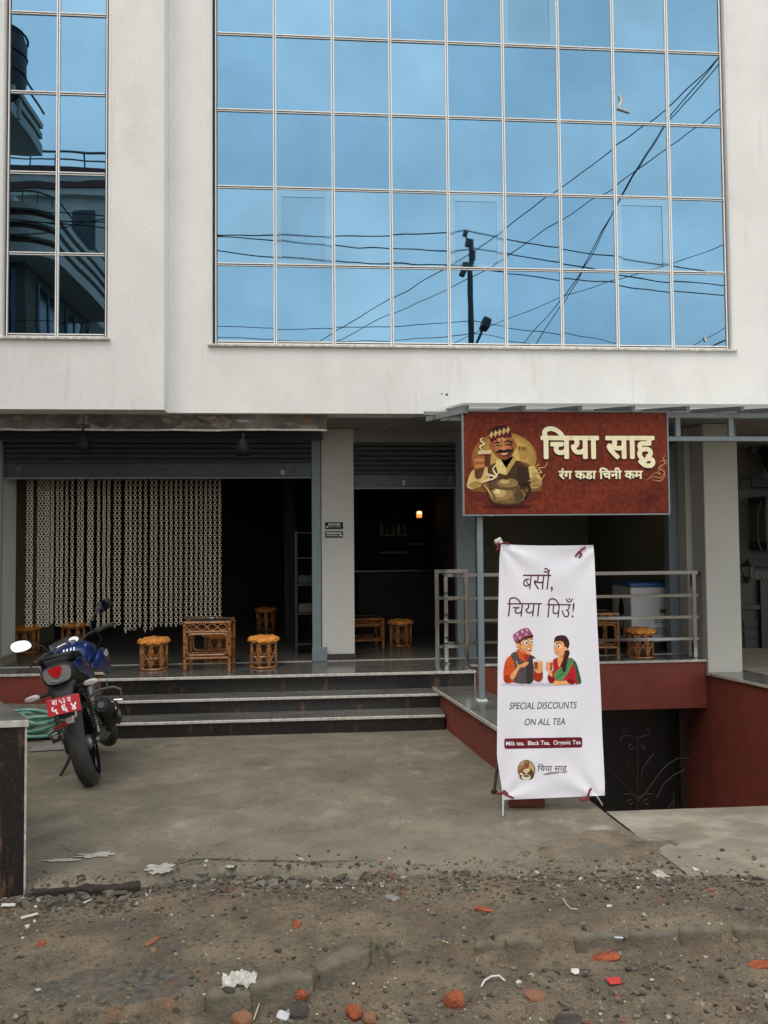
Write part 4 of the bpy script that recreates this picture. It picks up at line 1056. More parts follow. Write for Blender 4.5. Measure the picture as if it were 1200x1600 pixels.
for lab,p,rz in (('rattan stool standing directly behind the rattan table on the platform',floor_pt(331,1043)+Vector((0,.28,0)),.3),
              ('rattan stool on the platform, right of the rattan table',floor_pt(410,1046),.5),
              ('dim rattan stool inside the shop behind the motorcycle, at the left pillar',Vector((-3.95,10.3,ZP+.005)),.2),
              ('dim rattan stool inside the shop behind the motorcycle handlebar',Vector((-3.45,10.6,ZP+.005)),.7),
              ('barely visible rattan stool inside the shop beside the black rack',Vector((-1.0,12.4,ZP+.005)),.1),
              ('dim rattan stool standing just inside the middle doorway',Vector((.98,10.25,ZP+.005)),.45),
              ('rattan stool behind the railing in front of the white freezer',floor_pt(1011,1031)+Vector((0,.02,0)),.2)):
    copy_tree(s0,loc=p,rotz=rz,label=lab)
def make_table(label,loc,rz=0):
    root=thing('rattan_table',label,'table',loc,(0,0,rz),group='square rattan tables'); root.scale=(.9,.9,.97)
    W=.275;D=.22;H=.555
    mk=lambda m,n,mt=M['rattan']:m.build(n,mt,root,smooth=True,world=False)
    m=MB(); m.bbox(-W+.01,W-.01,-D+.01,D-.01,H-.018,H,.004); mk(m,'table_top',flat('table_glass',(.03,.03,.03)))
    for s in (-1,1):
        m=MB(); m.tube([(-W-.01,s*D,H-.01),(W+.01,s*D,H-.01)],.017,8); mk(m,'top_rail')
        m=MB(); m.tube([(s*W,-D,H-.008),(s*W,D,H-.008)],.016,8); mk(m,'top_rail')
        m=MB(); m.tube([(-W,s*D,H-.115),(W,s*D,H-.115)],.014,8); mk(m,'apron_rail')
        m=MB(); m.tube([(-W,s*D,.14),(W,s*D,.14)],.015,8); mk(m,'lower_rail')
        m=MB(); m.tube([(s*W,-D,.14),(s*W,D,.14)],.014,8); mk(m,'lower_rail')
        for q in (0,1):                     # crossed lattice in the apron
            m=MB(); m.tube([(-W+.02+(2*W-.04)*i/32,s*D,H-.0625+(.036 if q else -.036)*math.sin(i/32*math.pi*4)) for i in range(33)],.0075,6); mk(m,'lattice')
        P=[]; x_,za,zb_,rr=W-.03,.175,H-.14,.05
        for cx,cz,a in ((x_-rr,zb_-rr,0),(-x_+rr,zb_-rr,90),(-x_+rr,za+rr,180),(x_-rr,za+rr,270)):
            P+=[(cx+rr*math.cos(R(a+t)),s*D,cz+rr*math.sin(R(a+t))) for t in (0,22,45,68,90)]
        m=MB(); m.tube(P,.0115,6,closed=True); mk(m,'side_loop')
        for k in (-1,1):
            m=MB(); m.tube([(k*W,s*D,0),(k*W,s*D,H-.02)],.019,8); m.tube([(k*W*.985,s*D,.0),(k*W*.985,s*D,.09)],.023,8); mk(m,'leg')
            for z in (.15,.30,H-.06):
                m=MB(); m.lathe([(.0205,z-.012),(.022,z),(.0205,z+.012)],10,(k*W,s*D,0)); mk(m,'binding',M['rattan_dark'])
    return root
t0=make_table('rattan table with lattice apron on the platform between two stools',floor_pt(323,1048,.22))
copy_tree(t0,loc=Vector((.46,10.25,ZP+.005)),rotz=.15,label='dim low rattan table just inside the middle doorway beside the pillar').scale=(.9,.9,.70)
copy_tree(t0,loc=floor_pt(937,1031,.25),rotz=0,label='rattan table behind the railing, half hidden by the banner')
tp=floor_pt(323,1048,.22)
m=MB(); m.lathe([(0,0),(.045,0),(.048,.012),(.046,.028),(.03,.03),(0,.026)],20,tp+Vector((.015,.02,.540))); tag(m.build('ashtray',M['steel'],smooth=True),'small round steel ashtray on the rattan table','ashtray')

# ================================================================== CHAIN CURTAIN
cur=thing('chain_curtain','curtain of cream ring chains hanging below the left shutter','curtain',(-2.6,9.6,3.0))
CY=9.62
xsC=[100,113,139,151,164,174,188,207,222,240,260,283,296,320,332,355,375,392,415,430,455,470,487,505,525,547,562,582,600,617,635,652,672,690,708,725,742,758,775,792]
botC=[556,556,552,550,556,555,540,552,553,556,545,551,545,550,535,556,552,552,556,550,577,570,570,560,577,568,560,556,556,558,552,545,530,530,530,530,528,528,528,526]
pa,pb=at(36,742,Y=CY),at(350,742,Y=CY)
m=MB(); m.tube([(pa.x-.1,CY,2.80),(pb.x+.1,CY,2.80)],.012,8); m.build('rod',M['gatemetal'],cur,smooth=True)
RR,rt_=.0178,.0038
def ring_geo(mb,c,ang,tilt):
    n,k=10,5;V=[];F=[];ca,sa=math.cos(ang),math.sin(ang)
    for i in range(n):
        a=2*math.pi*i/n
        for j in range(k):
            b=2*math.pi*j/k; rad=RR+rt_*math.cos(b); x=rad*math.cos(a); z=rad*math.sin(a)*1.12; y=rt_*1.5*math.sin(b)
            V.append((c[0]+x*ca-y*sa,c[1]+x*sa+y*ca,c[2]+z+tilt*x))
    for i in range(n):
        for j in range(k): F.append((i*k+j,((i+1)%n)*k+j,((i+1)%n)*k+(j+1)%k,i*k+(j+1)%k))
    mb.add(V,F)
random.seed(3)
for x,b in zip(xsC,botC):
    px=x/2.308; top=2.79; zb=at(px,740+b/2.308,Y=CY).z
    yy=CY+random.uniform(-.03,.03); X=at(px,850,Y=yy).x
    n=int((top-zb)/.0318); m=MB(); ph=random.choice((0,0,0,0,.4,-.3))+random.uniform(-.15,.15)
    for i in range(n):
        z=top-.02-i*.0318
        ring_geo(m,(X+.002*math.sin(i*.7),yy,z),ph+(math.pi/2 if i%2 else 0)+random.uniform(-.12,.12),random.uniform(-.1,.1))
    m.build('chain_strand',M['chain'],cur,smooth='all',fix=False)

# ================================================================== INTERIOR THINGS
def pendant(px,ytop,ybot,Y,label):
    a,b=at(px,ytop,Y=Y),at(px,ybot,Y=Y); h=a.z-b.z
    t=thing('pendant_lamp',label,'lamp',(a.x,Y,b.z),group='black pendant lamps')
    m=MB(); m.lathe([(.074,0),(.082,.05*h),(.082,.28*h),(.074,.52*h),(.056,.76*h),(.030,.94*h),(.012,h)],24,(a.x,Y,b.z)); m.build('shade',flat('matt_black',(.004,.004,.004)),t,smooth=True)
    m=MB(); m.lathe([(.012,h),(.014,h+.03),(.006,h+.04)],12,(a.x,Y,b.z)); m.build('cap',M['black'],t,smooth=True)
    m=MB(); m.tube([(a.x,Y,b.z+h+.03),(a.x,Y,ZS+.006)],.0035,6); m.build('cord',M['wire'],t)
    m=MB(); m.lathe([(0,.02),(.022,.03),(.028,.055),(.02,.09),(.012,.12)],12,(a.x,Y,b.z)); m.build('bulb',M['dial'],t,smooth=True)
pendant(130,674,704,8.10,'black bell pendant lamp under the slab above the motorcycle')
pendant(380,683,711,8.13,'black bell pendant lamp under the slab, right of the other pendant')
def amber(px,py,Y,label,s=1):
    p=at(px,py,Y=Y); t=thing('amber_lamp',label,'lamp',p,group='lit amber lamps')
    m=MB(); m.lathe([(.045*s,-.055*s),(.05*s,-.03*s),(.05*s,.035*s),(.044*s,.055*s)],18,p); m.build('glass_shade',M['bulb'],t,smooth=True)
    m=MB(); m.lathe([(0,.01*s),(.032*s,.012*s),(.036*s,.03*s),(.03*s,.052*s),(0,.06*s)],14,p+Vector((0,-.025,0))); m.build('bulb',M['bulb_core'],t,smooth=True)
    m=MB(); m.lathe([(.05*s,.056*s),(.05*s,.07*s),(.01*s,.085*s)],16,p); m.build('cap',M['gatemetal'],t,smooth=True)
    m=MB(); m.tube([p+Vector((0,0,.08*s)),(p.x,p.y,3.27)],.004,5); m.build('cord',M['wire'],t)
amber(655,804,11.2,'lit amber glass lamp glowing in the dark middle doorway',.85)
amber(768,802,10.6,'lit amber lamp peeking out below the maroon sign',.7)
# wall shelves with bottles
for (xa,xb,py,lab,nb) in ((592,637,835,'upper dark wall shelf with bottles at the back of the middle doorway',5),(592,637,862,'lower dark wall shelf at the back of the middle doorway',0),(638,686,849,'short dark wall shelf right of the bottle shelf',0)):
    a,b=at(xa,py,Y=12.3),at(xb,py,Y=12.3)
    m=MB(); m.bbox(a.x,b.x,12.25,12.59,a.z-.03,a.z,.004); tag(m.build('wall_shelf',flat('shelf_wood',(.16,.14,.12))),lab,'shelf')
    for k in range(nb):
        x=a.x+.05+k*(b.x-a.x-.1)/4
        m=MB(); hh=.16+.05*random.random(); m.lathe([(.03,0),(.032,hh*.6),(.012,hh*.78),(.012,hh)],12,(x,12.36,a.z+.001)); tag(m.build('bottle',flat('bottle_%d'%(k%3),((.25,.25,.22),(.08,.12,.07),(.2,.12,.05))[k%3]),smooth=True),['first','second','third','fourth','fifth'][k]+' small bottle from the left on the upper back shelf','bottle','bottles on the back shelf')
# counter
ct=thing('counter','dark serving counter at the back of the middle doorway','counter',(1.0,11.6,ZP))
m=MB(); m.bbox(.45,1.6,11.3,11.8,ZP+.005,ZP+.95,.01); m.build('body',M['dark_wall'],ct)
m=MB(); m.bbox(.4,1.61,11.25,11.82,ZP+.951,ZP+.99,.006); m.build('counter_top',M['granite_dark'],ct)
# black rack by the pillar
rk=thing('black_rack','tall black metal rack with pale shelf edges just inside the pillar','rack',(-.28,9.7,ZP))
for x in (-.40,-.12):
    for y in (9.62,9.92):
        m=MB(); m.sqbar((x,y,ZP+.005),(x,y,2.05),.022); m.build('upright',M['gatemetal'],rk)
for z in (.62,1.0,1.36,1.70,2.02):
    m=MB(); m.bbox(-.41,-.11,9.60,9.94,z,z+.018,.003); o=m.build('shelf',M['gatemetal'],rk)
    m=MB(); m.box(-.41,-.11,9.592,9.599,z+.004,z+.018); m.build('shelf_edge',flat('dull_shelf_edge',(.07,.066,.06)),o)
for z,cc in ((1.018,(.10,.09,.08)),(1.378,(.05,.06,.05))):
    m=MB(); m.bbox(-.37,-.16,9.66,9.86,z,z+.11,.01); tag(m.build('storage_tin',flat('tin_%d'%int(z*10),cc)),'dark tin box on the %s shelf of the black rack'%('lower' if z<1.2 else 'middle'),'box')
# socket plates
for px,py in ((392,877),(388,965)):
    p=at(px,py,Y=10.6); 
# freezer
fz_=thing('chest_freezer','white chest freezer with dark blue lid behind the railing','freezer',(4.1,9.75,ZP))
FX,FR,F0,F1=3.86,4.40,9.42,10.05
m=MB(); m.bbox(FX,FR,F0,F1,ZP+.10,ZP+.80,.012); m.build('cabinet',M['freezer'],fz_)
m=MB(); m.box(FX+.03,FR-.03,F0+.03,F1-.03,ZP+.005,ZP+.10); m.build('plinth',M['black'],fz_)
m=MB(); m.bbox(FX-.01,FR+.01,F0-.01,F1+.01,ZP+.802,ZP+.86,.012); m.build('lid',M['freezer_blue'],fz_)
for k in range(2):
    for j in range(10):
        if 4<=j<=5: continue
        m=MB(); z=ZP+.20+j*.024; x=FX+.30+k*.085; m.bbox(x,x+.07,F0-.004,F0+.001,z,z+.010,.001); m.build('vent_slot',M['gasket'],fz_)
m=MB(); m.box(FX+.38,FX+.46,F0-.003,F0-.0005,ZP+.47,ZP+.52); m.build('rating_label',flat('label_brown',(.20,.10,.05)),fz_)
fm=lambda x,y,l:(FX-.0015-l,F0+(x)*.63,ZP+.10+(1-y)*.70)
art_mesh('side_print',[(M['print_black'],[(.5,.12),(.62,.32),(.66,.5),(.6,.5),(.5,.3),(.4,.5),(.34,.5),(.38,.32)]),(M['print_black'],[(.42,.5),(.58,.5),(.62,.7),(.56,.92),(.5,.8),(.44,.92),(.38,.7)]),(M['freezer'],[(.46,.54),(.54,.54),(.57,.7),(.53,.8),(.5,.74),(.47,.8),(.43,.7)])],fm,fz_,.0004,.0003)
# pale wall board in the right-hand room
p,q=at(1026,748,Y=12.55),at(1056,826,Y=12.55)
m=MB(); m.bbox(p.x,q.x,12.5,12.59,q.z,p.z,.006); wb=m.build('wall_cabinet',flat('cabinet_grey',(.30,.29,.27))); tag(wb,'pale wall cabinet hanging in the right-hand room','cabinet')
m=MB(); m.bbox(p.x,q.x,12.495,12.499,q.z,q.z+.14,.001); m.build('dark_drawer',M['black'],wb)
# ================================================================== MOTORCYCLE (local frame: y forward, x right, origin at the rear contact)
LEAN=R(-14); YS=.86
bp_=gr(146,1224)
bike=thing('motorcycle','blue and black motorcycle leaning on its side stand with red number plate','motorcycle',(bp_.x,bp_.y,bp_.z-.004),(R(-1.5),LEAN,R(12)))
bike.scale=(1,YS,1)
RAISE={'tail_cowl','side_panel','seat','grab_rail','tail_lamp','red_lens','lamp_trim','rear_fender','plate_bracket','reflector','indicator','lens'}
def bk(mb,name,m,parent=None,smooth=True):
    if name in RAISE: mb.v=[(x,y,z+.105*min(1,max(0,(.5-y)/.5))) for x,y,z in mb.v]
    return mb.build(name,m,parent or bike,smooth=smooth,world=False)
def wheel(cy,rad,wd,name,parent=None,steer=None):
    T=MB(); prof=[]
    for i in range(13):
        a=R(-100+200*i/12); prof.append((rad-.055+.055*math.cos(a)*1.0,wd/2*math.sin(a)*1.04))
    n=56
    rot=lambda v:Vector((v[1],v[0].real,0))
    V=[];F=[];k=len(prof)
    for j in range(n):
        an=2*math.pi*j/n
        for r,x in prof: V.append((x,cy+r*math.cos(an)/YS,rad+r*math.sin(an)))
    for j in range(n):
        for i in range(k-1): F.append((j*k+i,((j+1)%n)*k+i,((j+1)%n)*k+i+1,j*k+i+1))
    T.add(V,F)
    # tread blocks
    for j in range(n):
        for s in (-1,1):
            an=2*math.pi*(j+.25*s)/n; an2=an+.075*1.0
            pts=[]
            for (x,aa) in ((s*.008,an),(s*wd*.34,an+.045),(s*wd*.34,an+.10),(s*.008,an+.055)):
                rr=rad-.055+.055*math.cos(math.asin(min(.99,abs(x)/(wd/2*1.04))))+.0035
                pts.append((x,cy+rr*math.cos(aa)/YS,rad+rr*math.sin(aa)))
            base=[(p[0],cy+(p[1]-cy)*.97,rad+(p[2]-rad)*.97) for p in pts]
            T.add(pts+base,[(0,1,2,3),(0,4,5,1),(1,5,6,2),(2,6,7,3),(3,7,4,0)])
    w_=bk(T,name,M['rubber'],parent)
    Rm=MB(); r0=rad-.062
    for s in (-1,1): Rm.tube([(s*wd*.33,cy+r0*math.cos(2*math.pi*i/40)/YS,rad+r0*math.sin(2*math.pi*i/40)) for i in range(40)],.011,6,closed=True)
    bk(Rm,'rim',M['black_gloss'],w_)
    for k2 in range(6):
        S_=MB(); an=2*math.pi*k2/6; S_.sqbar((0,cy+.04*math.cos(an),rad+.04*math.sin(an)),(0,cy+r0*math.cos(an),rad+r0*math.sin(an)),.03,.025); bk(S_,'spoke',M['black_gloss'],w_)
    H=MB(); H.lathe([(.035,-wd*.55),(.055,-wd*.4),(.055,wd*.4),(.035,wd*.55)],18,(0,cy,rad),Matrix.Rotation(R(90),4,'Y')); bk(H,'hub',M['grey_metal'],w_)
    return w_
wheel(0,.312,.122,'rear_wheel')
# swing arm, chain case, shocks
m=MB(); m.sqbar((.085,-.02,.31),(.085,.52,.36),.03,.05); m.sqbar((-.085,-.02,.31),(-.085,.52,.36),.03,.05); bk(m,'swing_arm',M['black'])
m=MB(); m.bbox(-.125,-.1,-.05,.5,.27,.42,.02); bk(m,'chain_case',M['black'])
m=MB(); m.lathe([(.015,-.12),(.02,-.10),(.02,.10),(.015,.12)],12,(0,0,.312),Matrix.Rotation(R(90),4,'Y')); bk(m,'axle',M['grey_metal'])
for s in (-1,1):
    a,b=Vector((s*.125,-.005,.36)),Vector((s*.125,.10,.69))
    m=MB(); m.tube([a,b],.014,8); sh=bk(m,'shock_absorber',M['grey_metal'])
    m=MB(); P=[]
    ax=(b-a).normalized(); u_=ax.cross(Vector((1,0,0))).normalized(); v_=ax.cross(u_)
    for i in range(86):
        t=i/85; an=2*math.pi*9*t; P.append(a.lerp(b,.14+.56*t)+(u_*math.cos(an)+v_*math.sin(an))*.029)
    m.tube(P,.0062,5); bk(m,'coil_spring',mat('spring_%d'%s,(.14,.135,.125),.35,metal=.6),sh)
    m=MB(); m.tube([a.lerp(b,.70),a.lerp(b,.98)],.028,12); bk(m,'shock_canister',M['grey_metal'],sh)
# muffler on the right
m=MB(); P=[(.20,-.10,.56),(.205,-.07,.55),(.21,.12,.47),(.20,.26,.40),(.19,.34,.36),(.16,.50,.28),(.13,.72,.22)]
m.tube(P,[.050,.062,.070,.066,.045,.022,.020],18); mu=bk(m,'muffler',M['black'])
m=MB(); d=(Vector(P[0])-Vector(P[1])).normalized(); m.tube([Vector(P[0])-d*.02,Vector(P[0])+d*.02],.024,14); bk(m,'tail_pipe',M['gasket'],mu)
m=MB(); m.bbox(.262,.285,.04,.30,.36,.50,.02,Matrix.Rotation(R(0),4,'X')); bk(m,'heat_shield',M['black_gloss'],mu)
m=MB(); m.sqbar((.15,.10,.58),(.20,.14,.50),.02,.03); bk(m,'muffler_bracket',M['grey_metal'],mu)
# engine
m=MB(); m.bbox(-.15,.15,.50,.92,.20,.48,.04); m.bbox(-.10,.10,.72,.92,.46,.70,.03); en=bk(m,'engine',M['grey_metal'])
for s in (-1,1):
    m=MB(); m.lathe([(.09,-.02),(.10,0),(.085,.03),(0,.035)],20,(s*.15,.62,.34),Matrix.Rotation(R(90*s),4,'Y')); bk(m,'crank_cover',M['black'],en)
for k in range(6):
    m=MB(); m.bbox(-.12,.12,.70,.94,.485+k*.032,.495+k*.032,.002); bk(m,'cooling_fin',M['grey_metal'],en)
m=MB(); m.tube([(0,.50,.40),(0,.48,.62),(0,.66,.72),(0,1.05,.82)],.03,8); m.tube([(0,1.05,.82),(0,1.00,.50),(0,.92,.32)],.025,8); m.tube([(.09,.48,.62),(.09,-.15,.72)],.016,6); m.tube([(-.09,.48,.62),(-.09,-.15,.72)],.016,6); bk(m,'frame',M['black'])
# footpegs, brackets
for s in (-1,1):
    m=MB(); m.tube([(s*.12,.42,.34),(s*.26,.40,.33)],.016,8); bk(m,'foot_peg',M['black'])
    m=MB(); m.tube([(s*.13,.20,.46),(s*.24,.16,.43)],.015,8); m.sqbar((s*.13,.20,.46),(s*.12,.28,.62),.02,.03); bk(m,'pillion_peg',M['grey_metal'])
# side stand
m=MB(); m.tube([(-.13,.52,.24),(-.20,.46,.13),(-.285,.40,.038)],.013,8); m.bbox(-.34,-.25,.35,.45,.028,.040,.004); bk(m,'side_stand',M['black'])
# saree guard on the right, tubular
m=MB(); m.tube([(.11,.05,.62),(.20,.02,.66),(.30,.00,.655),(.345,.03,.62),(.335,.06,.56),(.26,.10,.52),(.16,.14,.50)],.009,8); m.tube([(.26,.0,.66),(.27,.0,.72)],.004,5); bk(m,'leg_guard',M['gasket'])
m=MB(); m.tube([(.28,.06,.55),(.34,.05,.535)],.008,6); bk(m,'guard_tip',M['chrome'])
# tail section
m=MB(); m.loft([(0,-.40,.770,.035,.035),(0,-.37,.775,.085,.062),(0,-.28,.775,.118,.085),(0,-.10,.755,.125,.085),(0,.12,.72,.13,.08),(0,.35,.69,.12,.07)],20,2.6); bk(m,'tail_cowl',M['black'])
for s in (-1,1):
    m=MB(); m.loft([(s*.105,-.22,.80,.018,.035),(s*.128,-.10,.79,.022,.060),(s*.138,.10,.765,.024,.075),(s*.135,.30,.735,.022,.07)],14,2.6); bk(m,'side_panel',M['blue'])
m=MB(); m.loft([(0,-.26,.862,.07,.018),(0,-.15,.870,.105,.032),(0,.05,.845,.115,.040),(0,.17,.815,.12,.035),(0,.25,.795,.13,.035),(0,.42,.785,.13,.035),(0,.56,.80,.085,.03)],20,3); bk(m,'seat',M['black'])
# grab rail
m=MB(); m.tube([(-.13,.12,.845),(-.135,-.12,.885),(-.10,-.27,.905),(0,-.31,.912),(.10,-.27,.905),(.135,-.12,.885),(.13,.12,.845)],.014,8); bk(m,'grab_rail',M['black'])
# tail lamp: smoked housing, red centre
m=MB(); P=smooth_poly([(-.088,.812),(-.060,.838),(0,.842),(.060,.838),(.092,.810),(.078,.745),(.02,.728),(-.03,.728),(-.074,.748)],4); n=len(P)
V=[(x,-.392-.020*(1-(x/.1)**2),z) for x,z in P]+[(x*.97,-.33,z) for x,z in P]
m.add(V,[tuple(range(n-1,-1,-1)),tuple(range(n,2*n))]+[(i,(i+1)%n,n+(i+1)%n,n+i) for i in range(n)]); tl=bk(m,'tail_lamp',mat('tail_lamp_smoke',(.20,.19,.18),.2,coat=.6))
m=MB(); P=smooth_poly([(-.046,.840),(.040,.840),(.032,.800),(.010,.772),(-.014,.772),(-.036,.800)],4); n=len(P)
V=[(x,-.418+.2*abs(x)*.3,z) for x,z in P]+[(x,-.38,z) for x,z in P]
m.add(V,[tuple(range(n-1,-1,-1))]+[(i,(i+1)%n,n+(i+1)%n,n+i) for i in range(n)]); bk(m,'red_lens',M['red_lens'],tl)
m=MB(); m.tube([(-.05,-.416,.757),(0,-.42,.742),(.05,-.416,.757)],.005,6); bk(m,'lamp_trim',M['smoke_lens'],tl)
# rear fender, plate
m=MB(); m.loft([(0,-.30,.70,.10,.045),(0,-.36,.66,.075,.045),(0,-.40,.58,.06,.03),(0,-.42,.50,.055,.02)],14,2.6); bk(m,'rear_fender',M['black'])
m=MB(); V=[];F=[];n=14
for i in range(n+1):
    an=R(48+62*i/n); 
    for x,dr in ((-.075,.0),(-.05,.018),(0,.024),(.05,.018),(.075,0)): V.append((x,(.345+dr)*math.cos(an),.312+(.345+dr)*math.sin(an)))
for i in range(n):
    for j in range(4): F.append((i*5+j,i*5+j+1,i*5+j+6,i*5+j+5))
m.add(V,F); bk(m,'mudguard',M['black'])
PM=Matrix.Translation((.0,-.445,.680))@Matrix.Rotation(R(4),4,'Y')@Matrix.Rotation(R(-8),4,'X')
m=MB(); m.bbox(-.108,.108,-.003,.003,-.058,.058,.002,PM); npl=bk(m,'number_plate',M['plate_red'],smooth=False)
pmap=lambda x,y,l:PM@Vector((-.108+.216*x,-.0032-l,.058-.116*y))
def ptext(b,box,bo): 
    o=text('plate_lettering',b,box,pmap,M['white'],npl,bold=bo,lift=.001); return o
ptext('बा ५३ प',(.16,.74,.09,.42),.02); ptext('५ ६ ४',(.12,.88,.46,.94),.03)
m=MB(); m.bbox(-.055,.06,-.39,-.37,.46,.51,.01); m.bbox(-.03,.035,-.40,-.37,.43,.50,.01); bk(m,'plate_bracket',M['clear_lens'])
m=MB(); m.bbox(-.048,.048,-.408,-.398,.425,.452,.003,Matrix.Rotation(R(-8),4,'Y')); bk(m,'reflector',mat('red_reflector',(.18,.012,.012),.35))
for s in (-1,1):
    m=MB(); m.tube([(s*.08,-.30,.665),(s*.15,-.33,.665)],.012,8); ind=bk(m,'indicator',M['black'])
    m=MB(); m.loft([(s*.20,-.375,.668,.030,.014),(s*.198,-.36,.668,.050,.024),(s*.19,-.33,.668,.045,.022),(s*.18,-.31,.668,.02,.012)],14,2.2); bk(m,'lens',M['clear_lens'],ind)
# tank with knee cut-outs
m=MB(); m.loft([(0,.46,.83,.07,.05),(0,.54,.86,.115,.085),(0,.66,.885,.150,.115),(0,.80,.895,.172,.125),(0,.94,.885,.175,.115),(0,1.02,.865,.14,.085),(0,1.07,.85,.07,.05)],24,2.5); tk=bk(m,'fuel_tank',M['blue'])
m=MB(); m.lathe([(.04,0),(.042,.008),(.03,.014),(0,.015)],18,(0,.80,1.02)); bk(m,'fuel_cap',M['chrome'],tk)
for s in (-1,1):
    m=MB(); m.loft([(s*.16,.62,.80,.02,.03),(s*.19,.78,.80,.035,.085),(s*.205,.95,.78,.04,.12),(s*.20,1.10,.76,.035,.10),(s*.17,1.20,.75,.015,.03)],14,2.6); sc_=bk(m,'tank_shroud',M['blue'])
    m=MB(); m.add([(s*.226,.80,.86),(s*.245,.95,.88),(s*.242,1.06,.83),(s*.243,1.02,.80),(s*.2485,.93,.83),(s*.232,.84,.82)],[(0,1,2,3,4,5)]); bk(m,'decal',M['decal'],sc_)
for k,(x,w2) in enumerate(((-.05,.012),(-.025,.012),(.005,.010),(.03,.010))):
    m=MB(); m.add([(x,.515,.941),(x+w2,.515,.941),(x+w2+.004,.60,.987),(x+.004,.60,.987)],[(0,1,2,3)]); bk(m,'tank_lettering',M['white'],tk,smooth=False)
# front end turns about the steering axis
ST=Matrix.Translation((0,1.06,.80))@Matrix.Rotation(R(26),4,'X')@Matrix.Rotation(R(25),4,'Z')@Matrix.Rotation(R(-26),4,'X')@Matrix.Translation((0,-1.06,-.80))
FR=[]
def fk(mb,name,m,parent=None,smooth=True):
    mb.v=[tuple(ST@Vector(p)) for p in mb.v]; return bk(mb,name,m,parent,smooth)
_bk=bk
def bk(mb,name,m,parent=None,smooth=True):      # wheel() below belongs to the turned front end
    return fk2(mb,name,m,parent,smooth)
def fk2(mb,name,m,parent=None,smooth=True):
    mb.v=[tuple(ST@Vector(p)) for p in mb.v]; return _bk(mb,name,m,parent,smooth)
wheel(1.335,.30,.092,'front_wheel')
ST=Matrix.Translation((0,0,-.04))@ST
for s in (-1,1):
    m=MB(); m.tube([(s*.085,1.335,.30),(s*.085,1.20,.62),(s*.085,1.06,.92)],[.026,.024,.018],10); bk(m,'fork_leg',M['grey_metal'])
m=MB(); V=[];F=[];n=14
for i in range(n+1):
    an=R(35+130*i/n)
    for x,dr in ((-.06,.0),(-.04,.015),(0,.02),(.04,.015),(.06,0)): V.append((x,1.335+(.325+dr)*math.cos(an),.30+(.325+dr)*math.sin(an)))
for i in range(n):
    for j in range(4): F.append((i*5+j,i*5+j+1,i*5+j+6,i*5+j+5))
m.add(V,F); bk(m,'front_fender',M['blue'])
m=MB(); m.loft([(0,1.06,.90,.09,.06),(0,1.14,.92,.13,.12),(0,1.24,.90,.135,.13),(0,1.32,.86,.10,.09),(0,1.36,.84,.04,.04)],18,2.5); bk(m,'headlamp_fairing',M['black'])
m=MB(); m.loft([(0,1.16,1.00,.125,.02),(0,1.22,1.05,.12,.012),(0,1.27,1.085,.10,.006)],14,3); bk(m,'fly_screen',M['black_gloss'])
CM=Matrix.Translation((0,1.10,1.025))@Matrix.Rotation(R(38),4,'X')
m=MB(); m.bbox(-.115,.125,-.055,.06,-.03,.018,.015,CM); cl=bk(m,'instrument_cluster',M['black'])
m=MB(); m.lathe([(.046,.016),(.050,.026),(.046,.030)],24,(0,0,0)); m.v=[tuple(CM@(Vector(p)+Vector((.055,.005,0)))) for p in m.v]; dl=bk(m,'dial_bezel',M['black_gloss'],cl)
m=MB(); m.lathe([(.0,.030),(.041,.030),(.041,.032),(0,.0325)],24,(0,0,0)); m.v=[tuple(CM@(Vector(p)+Vector((.055,.005,0)))) for p in m.v]; bk(m,'dial',M['dial'],cl)
m=MB(); m.bbox(-.098,-.004,-.030,.032,.016,.024,.006,CM); bk(m,'display',M['smoke_lens'],cl)
m=MB(); m.bbox(-.088,-.014,-.020,.022,.0242,.0262,.003,CM); bk(m,'display_face',M['dial'],cl)
# handlebar
m=MB(); m.tube([(-.35,.90,1.035),(-.26,.945,1.045),(-.15,1.00,1.045),(-.05,1.03,1.00),(.05,1.03,1.00),(.15,1.00,1.045),(.26,.945,1.045),(.35,.90,1.035)],.0115,10); hb=bk(m,'handlebar',M['black'])
m=MB(); m.bbox(-.12,.12,.98,1.07,.955,.985,.012); bk(m,'triple_clamp',M['black'])
for s in (-1,1):
    m=MB(); m.tube([(s*.262,.944,1.045),(s*.30,.925,1.041),(s*.36,.895,1.034)],[.019,.0175,.019],12); bk(m,'grip',M['rubber'],hb)
    m=MB(); m.bbox(s*.235-.03,s*.235+.03,.93,.985,1.02,1.07,.012); bk(m,'switch_pod',M['black'],hb)
    m=MB(); m.tube([(s*.22,.985,1.04),(s*.27,1.000,1.035),(s*.385,.945,1.020)],[.009,.008,.006],8); bk(m,'lever',M['black'],hb)
    m=MB(); m.tube([(s*.19,.985,1.055),(s*.215,.99,1.13),(s*.285,.985,1.185),(s*.31,.98,1.195)],.007,8); bk(m,'mirror_stem',M['black'],hb)
    MMx=Matrix.Translation((s*.365,.97,1.205))@Matrix.Rotation(R(-s*10-20),4,'Z')@Matrix.Rotation(R(-10 if s<0 else 16),4,'X')@Matrix.Rotation(R(-s*10),4,'Y')
    Q=smooth_poly([(-.072*s,-.022),(-.05*s,.030),(.02*s,.048),(.068*s,.036),(.078*s,.0),(.05*s,-.034),(-.02*s,-.042)],4); n=len(Q)
    m=MB(); V=[MMx@Vector((x*1.08,.0,z*1.08)) for x,z in Q]+[MMx@Vector((x*.7,.035,z*.7)) for x,z in Q]
    m.add(V,[tuple(range(n,2*n))]+[(i,(i+1)%n,n+(i+1)%n,n+i) for i in range(n)]+[tuple(range(n-1,-1,-1))]); mr_=bk(m,'mirror_housing',M['black'],hb)
    m=MB(); m.add([MMx@Vector((x,-.003,z)) for x,z in Q],[tuple(range(n))]); bk(m,'mirror_glass',M['mirror'],mr_,smooth=False)
